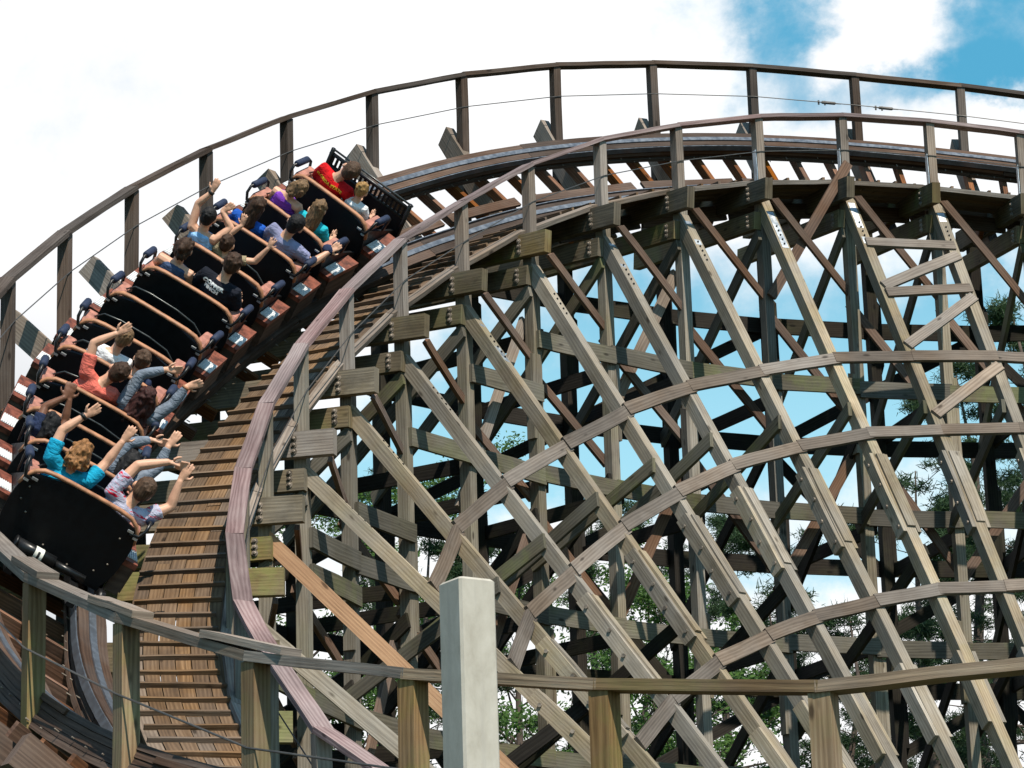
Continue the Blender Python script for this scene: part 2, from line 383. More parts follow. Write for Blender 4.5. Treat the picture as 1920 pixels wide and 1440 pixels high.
def spline(xs, ys):
    xs = np.array(xs, float); ys = np.array(ys, float); n = len(xs); h = np.diff(xs); A = np.eye(n); b = np.zeros(n)
    for i in range(1, n - 1):
        A[i, i - 1] = h[i - 1]; A[i, i] = 2 * (h[i - 1] + h[i]); A[i, i + 1] = h[i]; b[i] = 6 * ((ys[i + 1] - ys[i]) / h[i] - (ys[i] - ys[i - 1]) / h[i - 1])
    M = np.linalg.solve(A, b)
    def fn(x):
        i = int(np.clip(np.searchsorted(xs, x) - 1, 0, n - 2)); t = x - xs[i]; u = xs[i + 1] - x
        return float(M[i] * u ** 3 / (6 * h[i]) + M[i + 1] * t ** 3 / (6 * h[i]) + (ys[i] / h[i] - M[i] * h[i] / 6) * u + (ys[i + 1] / h[i] - M[i + 1] * h[i] / 6) * t)
    return fn
ZI = [3.645, 4.401, 5.023, 5.831, 6.677, 7.571, 8.449, 9.322, 10.176, 10.893, 11.604, 12.157, 12.546, 12.832, 12.977, 12.987]
HIk = list(range(-16, 10)); HIv = [1.85, 1.95, 2.1, 2.32, 2.65, 3.1] + ZI + [12.88, 12.68, 12.4, 12.05]
_v = np.array(HIv); _v2 = _v.copy(); _v2[1:-1] = .25 * _v[:-2] + .5 * _v[1:-1] + .25 * _v[2:]
HS = spline(HIk, _v2)                                  # smoothed inner handrail height
def HIN(k): return HIv[int(k) + 16] if float(k).is_integer() and -16 <= k <= 9 else HS(k)
OHk = [-16, -14.99, -14.1, -13.19, -12.27, -11.27, -10.24, -8, -6, -5, -4, -3, -2, -1, 0, 1, 2, 3, 4, 5, 6, 7, 8, 9]
OHv = [2.70, 2.771, 2.934, 3.168, 3.469, 3.951, 4.508, 6.20, 8.05, 8.97, 9.90, 10.82, 11.69, 12.491, 13.184, 13.745, 14.165, 14.429, 14.562, 14.551, 14.455, 14.25, 13.95, 13.6]
HOUT = spline(OHk, OHv)
def ip(k, xs, ys): return float(np.interp(k, xs, ys))
def HR(k): return ip(k, [-6, -3, 0], [.93, .87, .81])       # handrail height over the upper ledger
def LED(k): return HS(k) - HR(k)                             # top of the upper ledger at the inner post
def TILT(k): return math.tan(math.radians(ip(k, [-5, 5], [0, 10])))
def offs(k):
    b = ip(k, [-10, -7.3, -6, -4.7, -3.5, -2.2, -1.6, 0], [0, 0, .15, .19, .1, .08, 0, 0])
    return 1.13 + b, 1.13 + b + ip(k, [-10, -7, -5, -3, -1.4, 0, 4], [.9, .85, .8, .72, .64, .62, .65])
def railz(k, side):
    z = HS(k) - .5 + ip(k, [-7.3, -5, -1.6, 0], [0, .07, .07, 0])
    return z + (ip(k, [-10, -7, -5, -3, -1.4, 0, 4], [.62, .62, .70, .80, .88, .9, .88]) if side else 0)
def RP(k, side): return P(k, offs(k)[side], railz(k, side))
def frame(k):
    a, b = RP(k, 0), RP(k, 1); e = .05
    T = (RP(k + e, 0) + RP(k + e, 1) - RP(k - e, 0) - RP(k - e, 1)).normalized()
    L = b - a; L = (L - T * L.dot(T)).normalized(); U = T.cross(-L)
    if U.z < 0: U = -U
    return (a + b) / 2, T, L, U
def fmat(k):
    C, T, L, U = frame(k); m = Matrix((L, T, U)).transposed()
    # right handed: x = -L
    m = Matrix((-L, T, U)).transposed().to_4x4(); m.translation = C; return m
LEV = lambda n: 9.603392858 - 1.524 * (n - 1)
GZ = -CZ                                               # ground in station coordinates
# batter leg: measured (inward offset, z) at its top and at the three girt rings
LEGS = {-6: (5.35, 1.10), -5: (6.27, .97), -4: (7.17, .945), -3: (8.03, .79), -2: (8.83, .735), -1: (9.63, .69), 0: (10.34, .645), 1: (10.89, .60), 2: (11.35, .585), 3: (11.69, .572), 4: (11.85, .572), 5: (11.86, .60), 6: (11.78, .60), 7: (11.6, .60), 8: (11.3, .60)}
def LEG(k, z, dt=0.0, du=0.0):
    zt, r = LEGS[k]; return P(k, -(.05 + (zt - z) * r) - du, z) + TAN(k) * dt
GB = [{-4: 5.98, -3: 6.77, -2: 7.42, -1: 7.99, 0: 8.53, 1: 8.95, 2: 9.25, 3: 9.50, 4: 9.59, 5: 9.63, 6: 9.60, 7: 9.5},
      {-4: 5.20, -3: 5.86, -2: 6.43, -1: 7.02, 0: 7.52, 1: 7.95, 2: 8.26, 3: 8.50, 4: 8.59, 5: 8.63, 6: 8.6, 7: 8.5},
      {-3: 4.53, -2: 5.06, -1: 5.52, 0: 5.86, 1: 6.15, 2: 6.37, 3: 6.55, 4: 6.61, 5: 6.65, 6: 6.6, 7: 6.5}]

def bolts(parent, c, n, d, count=3, r=.024):
    for i in range(count):
        mb = MB(); q = V(c) + V(d) * (i - (count - 1) / 2); nn = V(n).normalized()
        mb.tube([q - nn * .004, q + nn * .008], r * 1.25, 10); mb.tube([q, q + nn * .02, q + nn * .024], [r * .75, r * .72, r * .4], 6)
        mb.obj('bolt', 'bolt_steel', parent)

# ------------------------------------------------------------------ ground
def build_ground():
    mb = MB(); n = 48
    ring = [0, 12, 30, 60, 120, 300, 900, 2500]
    for a in range(len(ring) - 1):
        for j in range(n):
            a0 = 2 * math.pi * j / n; a1 = 2 * math.pi * (j + 1) / n; r0, r1 = ring[a], ring[a + 1]
            h = lambda r, t: 0.0 if r > 400 else .12 * mnoise.noise(V((r * math.cos(t) * .07, r * math.sin(t) * .07, 0)))
            p = [V((r * math.cos(t), r * math.sin(t) + 30, h(r, t) - .08)) for r, t in ((r0, a0), (r1, a0), (r1, a1), (r0, a1))]
            if r0 == 0: mb.tri(p[0], p[1], p[2])
            else: mb.quad(*p)
    tag(mb.obj('ground', 'grass_ground'), kind='structure')
build_ground()

# ------------------------------------------------------------------ the timber trestle
def build_trestle():
    R = thing('wooden_trestle', 'weathered timber trestle of posts, ledgers and crossing braces carrying the curved coaster track', 'trestle', P(0, 0, GZ))
    bpy.context.view_layer.update(); inv = R.matrix_world.inverted()
    class TB(MB):
        def obj(s, name, mats, parent=None, smooth=False, label=None):
            o = MB.obj(s, name, mats, parent, smooth, label)
            return o
    R.location = (0, 0, 0)                               # parts are built in world coordinates
    def B(name, mat, *a, label=None, parent=None, **k):
        mb = MB(); mb.board(*a, **k); return mb.obj(name, mat, parent or R, label=label)
    K = list(range(-13, 9))
    for k in K:
        t = TAN(k); o = OUT(k); zl = LED(k); sl = TILT(k)
        # inner post: two plies with a scab board over the splice
        p = B('inner_post', 'wood_post', P(k, 0, GZ), P(k, 0, zl - .02), t, .125, .115, seg=6)
        if k >= -6:
            for q, zc in enumerate((LEV(1) - .62, LEV(3) - .35)):
                zc += rng.uniform(-.35, .35)
                if zc < zl - 1.2:
                    s_ = 1 if (k + q) % 2 else -1
                    B('scab_board', 'wood_post', P(k, -.012, zc - .48) + t * s_ * .075, P(k, -.012, zc + .48) + t * s_ * .075, t, .115, .045, parent=p, cut1=.02)
        # outer post
        zo = P(k, 2.4, 0).z and railz(k, 1) - .75
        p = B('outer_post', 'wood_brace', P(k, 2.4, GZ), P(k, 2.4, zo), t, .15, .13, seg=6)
        for q in range(3):
            zc = zo - 1.6 - q * 2.3 + rng.uniform(-.3, .3)
            if zc > 1: B('scab_board', 'wood_brace', P(k, 2.4, zc - .45) + t * .085, P(k, 2.4, zc + .45) + t * .085, t, .14, .05, parent=p, cut1=.06, cut0=-.06)
        # upper and lower ledger on the rear face of the post
        a = P(k, -.37, zl - .115 - .37 * sl) - t * .11; b = P(k, 2.62, zl - .115 + 2.62 * sl) - t * .11
        lab = 'upper ledger board stained green with algae' if k == -6 else None
        l = B('upper_ledger', 'wood_ledger' if k != -4 else 'wood_grey', a, b, t, .245, .10, seg=5, label=lab, jit=.006)
        if k >= -8: bolts(l, P(k, 0.02, zl - .125) - t * .162, -t, V((0, 0, .062)))
        if k >= -5 or k <= -7:
            zc = zl - .34 - .115
            a = P(k, -.075, zc - .07 * sl) - t * .108; b = P(k, 2.86, zc + 2.86 * sl) - t * .108
            if k < -4: b = P(k, 1.2, zc + 1.2 * sl) - t * .108
            l = B('lower_ledger', 'wood_ledger', a, b, t, .21, .09, seg=5, jit=.006)
            if k >= -8: bolts(l, P(k, .07, zc + .01) - t * .155, -t, V((0, 0, .055)))
        # cross girts of the bent at each level, and diagonals in the plane of the bent
        for n in range(0, 8):
            z = LEV(n) - .06 + rng.uniform(-.12, .12)
            if z < zl - 1.0 and z > -1 and (n + k) % 5 != 0:
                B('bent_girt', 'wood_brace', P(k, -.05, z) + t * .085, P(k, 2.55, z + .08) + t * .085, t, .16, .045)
        for q in range(3):
            zt = zl - .62 - q * 2.5
            if zt < 2: break
            if q and (k + q) % 3 == 0: continue
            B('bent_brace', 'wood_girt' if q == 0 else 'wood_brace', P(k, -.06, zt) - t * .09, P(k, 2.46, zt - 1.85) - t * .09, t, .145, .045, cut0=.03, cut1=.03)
    # level girts along the inner posts
    for k in K[:-1]:
        for n in range(0, 8):
            z = LEV(n)
            if n >= 1 and z < min(LED(k), LED(k + 1)) - 1.0 and z > -1.2:
                if k < -2 and n < 3 and z > LED(k) - 1.4: continue
                B('post_girt', 'wood_girt', P(k - .02, -.085, z + rng.uniform(-.02, .02)), P(k + 1.02, -.085, z + rng.uniform(-.02, .02)), OUT(k + .5), .19, .042)
            if z < min(railz(k, 1), railz(k + 1, 1)) - 1.1 and z > -1.2 and n <= 6:
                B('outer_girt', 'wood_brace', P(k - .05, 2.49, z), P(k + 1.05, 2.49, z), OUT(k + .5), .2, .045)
    for (k, z) in ((-1, 8.98), (-3, 7.06), (-4, 6.22)):
        B('post_girt', 'wood_girt', P(k - .02, -.09, z), P(k + 1.02, -.09, z), OUT(k + .5), .19, .042)
    # diagonals along the two post lines
    for k in K[:-1]:
        zl = min(LED(k), LED(k + 1)); a = LED(k)
        # rusty brown one stepping down from the ledger end towards the next bent
        if k >= -6:
            B('facade_brace', 'wood_brown', P(k, -.28, a - .25), P(k + 1, .02, LED(k + 1) - 1.38), OUT(k + .5), .085, .045, cut0=.03)
            B('facade_brace', 'wood_brown', P(k, .10, a - 1.45), P(k + 1, .10, LED(k + 1) - 2.9), OUT(k + .5), .10, .045)
            if k % 2 == 0: B('facade_brace', 'wood_brown', P(k, .10, a - 3.0), P(k + 1, .10, LED(k + 1) - 4.6), OUT(k + .5), .10, .045)
            if k in (1, -1): B('facade_brace', 'wood_grey', P(k + 1, .13, LED(k + 1) - .9), P(k, .13, a - 2.5), OUT(k + .5), .12, .045)
            if k % 2: B('facade_brace', 'wood_brown', P(k + 1, .13, LED(k + 1) - 3.2), P(k, .13, a - 4.8), OUT(k + .5), .12, .045)
        # long sway braces over two bays of the outer posts
        if k % 2 == 0 and k + 2 <= 8:
            for n in range(-1, 6):
                zt = LEV(n) - .05
                if zt < min(railz(k, 1), railz(k + 2, 1)) - 1.0 and zt > 2 and (n + k // 2) % 3 != 0:
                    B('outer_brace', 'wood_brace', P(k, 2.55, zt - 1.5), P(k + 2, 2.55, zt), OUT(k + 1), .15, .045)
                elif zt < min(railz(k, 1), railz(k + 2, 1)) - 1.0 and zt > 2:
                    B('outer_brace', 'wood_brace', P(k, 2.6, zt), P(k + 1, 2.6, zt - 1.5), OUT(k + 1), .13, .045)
    # long pale board nailed from a handrail post down to the bent before
    B('facade_brace', 'wood_brown', P(4, -.11, 12.35), P(3, -.11, 10.6), OUT(3.5), .12, .04, label='long reddish board nailed diagonally across two bents')
    # battered legs on the inner side
    for k in sorted(LEGS):
        zt, r = LEGS[k]; mat = 'wood_orange' if k == -5 else 'wood_leg'
        ax = (LEG(k, zt) - LEG(k, zt - 1)).normalized(); nrm = ax.cross(TAN(k))
        foot = max(GZ, zt - 7.4 / r)
        l = B('batter_leg', mat, LEG(k, zt + .02), LEG(k, foot), TAN(k), .14, .125, seg=7, cut0=-.05, label='new unweathered orange batter leg' if k == -5 else None)
        # perforated steel plate at the head
        mb = MB(); mb.board(LEG(k, zt - .0, 0, .078), LEG(k, zt - .62, 0, .078), nrm, .085, .006)
        st = mb.obj('strap_plate', 'galvanised', l)
        for q in range(5):
            mb = MB(); c = LEG(k, zt - .30 - q * .065, 0, .088); nn = nrm if nrm.z > 0 else -nrm
            mb.tube([c - nn * .01, c + nn * .01], .011, 8); mb.obj('bolt', 'black_metal', st)
        if k <= 7 and k >= -4:
            # splice plates below the second girt ring
            zb = GB[1].get(k, 4) - .30; ln = .98
            for s_ in (-1, 1):
                sp = B('splice_plate', 'wood_leg', LEG(k, zb, s_ * .088), LEG(k, zb - ln, s_ * .088), TAN(k), .145, .045, parent=l)
                if s_ < 0:
                    for q in range(4):
                        mb = MB(); c = LEG(k, zb - .1 - q * (ln - .2) / 3, -.112, (q % 2) * .05 - .02); mb.tube([c + TAN(k) * .01, c - TAN(k) * .016], .02, 8); mb.obj('bolt', 'bolt_steel', sp)
            B('splice_plate', 'wood_leg', LEG(k, zb + .02, .01, .085), LEG(k, zb - ln + .1, .01, .085), nrm, .10, .04, parent=l)
            zb2 = GB[2].get(k, 4.5) - .75
            for s_ in (-1, 1): B('splice_plate', 'wood_leg', LEG(k, zb2, s_ * .088), LEG(k, zb2 - .8, s_ * .088), TAN(k), .14, .045, parent=l)
    # girt rings on the battered legs
    for ri, G in enumerate(GB):
        ks = sorted(G)
        for k in ks[:-1]:
            za, zb = G[k], G[k + 1]
            B('batter_girt', 'wood_band', P(k - .03, -.05 - (LEGS[k][0] - za) * LEGS[k][1] - .10, za), P(k + 1.03, -.05 - (LEGS[k + 1][0] - zb) * LEGS[k + 1][1] - .10, zb), -OUT(k + .5) + V((0, 0, .5)), .145, .042)
    # short horizontal and diagonal pieces tying neighbouring legs at the far side
    def tie(ka, za, kb, zb, w=.13, label=None): B('leg_tie', 'wood_grey', LEG(ka, za, -.02, .095), LEG(kb, zb, .02, .095), -OUT((ka + kb) / 2) + V((0, 0, .5)), w, .04)
    tie(4, 11.25, 5, 11.27); tie(4, 10.60, 5, 11.12); tie(4, 10.50, 5, 10.62); tie(4, 9.75, 5, 10.5); tie(4, 8.80, 5, 9.50); tie(5, 7.70, 6, 8.45); tie(5, 7.55, 6, 7.62); tie(5, 6.8, 6, 7.5)
    # struts from the legs back to the posts
    for k in range(-3, 8):
        za = GB[0][k] * .32 + GB[1][k] * .68; zb = za - (.95 if k >= 3 else .75 if k >= 0 else .95)
        B('leg_strut', 'wood_girt', LEG(k, za, -.09, .06), P(k, .05, zb) - TAN(k) * .09, TAN(k), .14, .045, cut0=.03)
        if k % 2:
            za = GB[2][k] + .5
            B('leg_strut', 'wood_brace', LEG(k, za, .09, .06), P(k, .05, za - 1.5) + TAN(k) * .09, TAN(k), .14, .045)
    return R
build_trestle()

# ------------------------------------------------------------------ walkway with cleats
def build_walkway():
    R = thing('walkway', 'steep brown plank walkway with cross cleats beside the track', 'walkway')
    def lift(k): return .05 + .13 * max(0, (LED(k + .3) - LED(k - .3)) / (.6 * LS))
    def top(k, off): return P(k, off, LED(k) + lift(k) + off * TILT(k) * .6)
    W0, W1 = .10, .86; NB = 6
    ks = np.arange(-14, 8.01, 2.0)
    for bi in range(NB):
        mb = MB(); o0 = W0 + (W1 - W0) * bi / NB; o1 = W0 + (W1 - W0) * (bi + 1) / NB - .008
        st = -14.0
        while st < 8.4:
            en = min(8.4, st + rng.uniform(1.6, 3.4)); r = (rng.random(), rng.random()); u0 = rng.random() * 50; v0 = rng.random() * 50
            n = max(2, int((en - st) / .25)); dz = rng.uniform(-.004, .004)
            qs = [st + (en - .006 - st) * i / n for i in range(n + 1)]
            for i in range(n):
                A = [top(qs[i], o0), top(qs[i], o1), top(qs[i + 1], o1), top(qs[i + 1], o0)]
                A = [a + V((0, 0, dz)) for a in A]; D = V((0, 0, -.04)); ua, ub = u0 + qs[i] * LS, u0 + qs[i + 1] * LS; w = o1 - o0
                mb.quad(A[0], A[3], A[2], A[1], r, [(ua, v0), (ub, v0), (ub, v0 + w), (ua, v0 + w)])
                mb.quad(A[0] + D, A[1] + D, A[2] + D, A[3] + D, r, [(ua, v0), (ua, v0 + w), (ub, v0 + w), (ub, v0)])
                for a, b in ((0, 3), (2, 1)): mb.quad(A[a], A[a] + D, A[b] + D, A[b], r, [(ua, v0), (ua, v0 + .04), (ub, v0 + .04), (ub, v0)])
            st = en
        mb.obj('deck_plank', 'wood_deck', R)
    k = -13.2; step = .205; i = 0
    while k < 7.2:
        d = rng.uniform(-.02, .03); zj = rng.uniform(-.006, .006)
        a = top(k + rng.uniform(-.012, .012), W0 + .02 + d) + V((0, 0, .02 + zj)); b = top(k + rng.uniform(-.012, .012), W1 - .02 + d) + V((0, 0, .02 - zj))
        tg = (top(k + .05, .4) - top(k - .05, .4)).normalized()
        brd('cleat', 'wood_deck', R, a, b, tg, .045, .032, jit=.006); k += step; i += 1
    # edge stringer on the inner side
    for k in range(-12, 8):
        mb = MB(); mb.board(P(k - .1, W0 - .03, LED(k - .1) + lift(k) - .01), P(k + .9, W0 - .03, LED(k + .9) + lift(k + .9) - .01), V((0, 0, 1)) + OUT(k + .5) * -.3, .09, .05)
        mb.obj('stringer', 'wood_grey', R)
        mb = MB(); mb.board(P(k + .02, W1 - .06, LED(k + .02) - .07), P(k + .98, W1 - .06, LED(k + .98) - .07), OUT(k + .5), .18, .04)
        mb.obj('stringer', 'wood_track', R)
build_walkway()

# ------------------------------------------------------------------ banked track: laminated timber rails, steel straps, ties
def build_track():
    R = thing('coaster_track', 'banked timber coaster track with two laminated rails and grey steel running straps', 'track')
    for side in (0, 1):
        mb = MB(); layers = [(.0, .045, -.115, .135, 0), (.048, .045, -.105, .125, 0), (.096, .045, -.115, .11, 0), (.144, .045, -.095, .12, 0), (.192, .045, -.11, .115, 0)]
        sg = -1 if side == 0 else 1
        for (z0, hh, xa, xb, _) in layers:
            st = -15.0 + rng.random()
            while st < 9:
                en = min(9, st + rng.uniform(1.8, 3.6)); r = (rng.random(), rng.random()); u0 = rng.random() * 50; v0 = rng.random() * 50
                n = max(2, int((en - st) / .3)); qs = [st + (en - st) * i / n for i in range(n + 1)]
                j1 = rng.uniform(-.012, .012); j2 = rng.uniform(-.012, .012)
                rings = []
                for q in qs:
                    C, T, L, U = frame(q); c = RP(q, side)
                    e1 = (xa if sg > 0 else -xb) + j1; e2 = (xb if sg > 0 else -xa) + j2
                    rings.append([c + L * e1 - U * (z0 + hh), c + L * e2 - U * (z0 + hh), c + L * e2 - U * z0, c + L * e1 - U * z0])
                pv = [0, .25, .30, .55, .60]
                for i in range(n):
                    for j in range(4):
                        kk = (j + 1) % 4; ua, ub = u0 + qs[i] * LS, u0 + qs[i + 1] * LS
                        mb.quad(rings[i][j], rings[i][kk], rings[i + 1][kk], rings[i + 1][j], r, [(ua, v0 + pv[j]), (ua, v0 + pv[j + 1]), (ub, v0 + pv[j + 1]), (ub, v0 + pv[j])])
                for rg in (rings[0], rings[-1]): mb.quad(*rg, r)
                st = en + .004
        rail = mb.obj('laminated_rail', 'wood_track', R)
        def strip(name, x0, x1, z0, z1, mat):
            m2 = MB(); qs = np.arange(-15, 9.01, .25); rr = []
            for q in qs:
                C, T, L, U = frame(q); c = RP(q, side); rr.append([c + L * x0 + U * z0, c + L * x1 + U * z0, c + L * x1 + U * z1, c + L * x0 + U * z1])
            for i in range(len(qs) - 1):
                for j in range(4):
                    kk = (j + 1) % 4; m2.quad(rr[i][j], rr[i][kk], rr[i + 1][kk], rr[i + 1][j])
            m2.obj(name, mat, rail)
        strip('running_strap', -.032, .032, .002, .016, 'steel_strap')
        inx = .140 if side == 0 else -.120
        strip('guide_strap', min(inx, inx + sg * -.012), max(inx, inx + sg * -.012), -.075, -.005, 'steel_strap')
        # bolt heads along the rail flank
        m3 = MB()
        for q in np.arange(-14, 8.6, .16):
            C, T, L, U = frame(q); c = RP(q, side)
            for sd in (-1, 1):
                b = c + L * (sd * .135) - U * (.13 + .08 * rng.random()); m3.tube([b, b + L * sd * (.012 + .03 * rng.random())], .006, 5)
        tag(m3.obj('rail_bolt', 'bolt_steel', rail), kind='stuff')
    q = -13.9; i = 0
    while q < 8.6:
        C, T, L, U = frame(q); g = (RP(q, 1) - RP(q, 0)).length / 2
        brd('cross_tie', 'wood_tie', R, C - L * (g + .22) - U * .305, C + L * (g + .2) - U * .305, U, .06, .12)
        q += .33; i += 1
    for k in range(-13, 9):
        for s_ in (-1,):
            C, T, L, U = frame(k); t = TAN(k) * -.03
            Lk = (RP(k, 1) - RP(k, 0)).normalized(); Uk = TAN(k).cross(-Lk); Uk = Uk if Uk.z > 0 else -Uk
            o = brd('track_ledger', 'wood_grey' if k > -9 else 'wood_brown', R, C - Lk * .78 - Uk * .50 + t, C + Lk * (1.55 if k > -3 else 1.47 if k > -9 else 1.1) - Uk * .50 + t, TAN(k), .24, .12, cut1=rng.uniform(-.03, .03))
    # loose maintenance plank lying on the ties between the rails
    k = -13.6
    while k < 8.2:
        n = rng.uniform(.9, 1.5)
        A, B_ = frame(k), frame(k + n - .1)
        brd('gauge_plank', 'wood_track', R, A[0] - A[3] * .225 - A[2] * .06, B_[0] - B_[3] * .225 - B_[2] * .06, A[3], .13, .035)
        k += n
build_track()

# ------------------------------------------------------------------ handrails
def rail_seg(R, a, b, w, t, mat, side_dir):
    ax = (b - a).normalized(); up = side_dir.cross(ax); up = up if up.z > 0 else -up
    brd('top_rail', mat, R, a - ax * .02, b + ax * .005, up, w, t, jit=.006)
def build_inner_handrail():
    R = thing('inner_handrail', 'grey purplish timber handrail along the inner edge of the walkway', 'handrail')
    for k in range(-13, 9):
        h = HIN(k)
        brd('rail_post', 'wood_grey' if k > -4 else 'wood_post', R, P(k, .0, LED(k) - .02 if k > -12 else LED(k) - .3) + TAN(k) * .0, P(k, .0, h - .025), TAN(k), .115, .10, seg=3)
        if k >= 3:
            brd('post_plate', 'galvanised', R, P(k, -.0, LED(k) - .1) - TAN(k) * .065 - OUT(k) * .02, P(k, 0, LED(k) + .42) - TAN(k) * .065 - OUT(k) * .02, TAN(k), .07, .006)
        if k < 8: rail_seg(R, P(k, -.01, h), P(k + 1, -.01, HIN(k + 1)), .15, .045, 'wood_rail', OUT(k + .5))
    mb = MB(); mb.tube([P(k, -.062, HIN(k) - .44) for k in range(-13, 9)], .006, 5); mb.obj('safety_cable', 'cable', R)
def build_outer_handrail():
    R = thing('outer_handrail', 'dark brown timber handrail standing against the sky above the outer rail', 'handrail')
    for k in range(-8, 9):
        h = HOUT(k)
        brd('rail_post', 'wood_dark', R, P(k, 2.45, railz(k, 1) - .75), P(k, 2.45, h - .02), TAN(k), .115, .10)
        if k < 8: rail_seg(R, P(k, 2.45, h), P(k + 1, 2.45, HOUT(k + 1)), .15, .05, 'wood_dark', OUT(k + .5))
    cb = MB(); cb.tube([P(k, 2.39, HOUT(k) - .42) for k in range(-8, 9)], .006, 5); c = cb.obj('safety_cable', 'cable', R)
    for kk in (4.72, 5.27):
        a = P(kk - .12, 2.39, HOUT(kk - .12) - .425); b = P(kk + .12, 2.39, HOUT(kk + .12) - .425)
        mb = MB(); mb.tube([a, a.lerp(b, .2), a.lerp(b, .25), a.lerp(b, .75), a.lerp(b, .8), b], [.006, .008, .02, .02, .008, .006], 6)
        for q in (.1, .35): p = a.lerp(b, q); mb.tube([p + V((0, 0, .02)), p - V((0, 0, .035))], .012, 6)
        mb.obj('turnbuckle', 'cable', c)
def build_near_handrail():
    R = thing('near_handrail', 'pale thick timber handrail with square posts crossing the lower foreground', 'handrail')
    ks = [-9.2, -10.24, -11.27, -12.27, -13.19, -14.1, -14.99, -15.9]; hs = [5.19] + [4.508, 3.951, 3.469, 3.168, 2.934, 2.771, 2.78]
    for k, h in zip(ks, hs):
        brd('rail_post', 'wood_near', R, P(k, 2.2, h - (1.35 if k > -12 else 1.9)), P(k, 2.2, h - .03), TAN(k), .125, .12)
    for i in range(len(ks) - 1):
        a, b = P(ks[i], 2.2, hs[i]), P(ks[i + 1], 2.2, hs[i + 1])
        rail_seg(R, a, b, .15, .062, 'wood_near' if i > 3 else 'wood_grey', OUT(ks[i]))
    for k0, k1, lft in ((-10.05, -10.42, .055), (-11.0, -11.42, .055), (-11.95, -12.5, .055)):
        hh = lambda k: float(np.interp(-k, [-x for x in ks], hs))
        brd('splice_board', 'wood_grey', R, P(k0, 2.2, hh(k0) + lft), P(k1, 2.2, hh(k1) + lft), V((0, 0, 1)), .15, .045)
    mb = MB(); mb.tube([P(k, 2.265, h - .48 - (.06 if k < -12 else 0)) for k, h in zip(ks, hs)], .007, 6); mb.obj('safety_cable', 'cable', R)
build_inner_handrail(); build_outer_handrail(); build_near_handrail()

# ------------------------------------------------------------------ concrete column in the foreground
def pix(u, v, dist):
    """a point of the real world seen at photo pixel (u, v), dist metres ahead (used only to lay out sizes)"""
    X = (u - 960) / FPX; Z = (720 - v) / FPX
    x = X * math.cos(ROLL) - Z * math.sin(ROLL); z = X * math.sin(ROLL) + Z * math.cos(ROLL)
    d = V((x, math.cos(PITCH) - z * math.sin(PITCH), math.sin(PITCH) + z * math.cos(PITCH)))
    return d * (dist / d.y) + V((0, 0, CZ))
def build_column():
    top = pix(875, 1090, 14.0); w = .098; ch = .012; mb = MB()
    o = thing('concrete_column', 'plain pale grey square concrete column in front of the lower handrail', 'column', (top.x, top.y, 0)); a = math.radians(33)
    def ring(s, z):
        pts = []
        for i in range(4):
            b = a + i * math.pi / 2
            c = V((math.cos(b), math.sin(b), 0)); d = V((-math.sin(b), math.cos(b), 0))
            pts += [c * s + d * -(s - ch), c * s + d * (s - ch)]
        return [p + V((0, 0, z)) for p in pts]
    H = top.z; rings = [ring(w, -.1), ring(w, H * .5), ring(w, H - .012), ring(w - .012, H)]
    n = 8
    for r0, r1 in zip(rings, rings[1:]):
        for j in range(n): mb.quad(r0[j], r0[(j + 1) % n], r1[(j + 1) % n], r1[j])
    i = len(mb.v); mb.v += [tuple(p) for p in rings[-1]]; mb.face(tuple(range(i, i + n)), [(0, 0)] * n, (.5, .5))
    mb.obj('shaft', 'concrete', o)
    b = MB(); b.box((0, 0, .06), .5, .5, .2); b.obj('footing', 'concrete', o)
build_column()

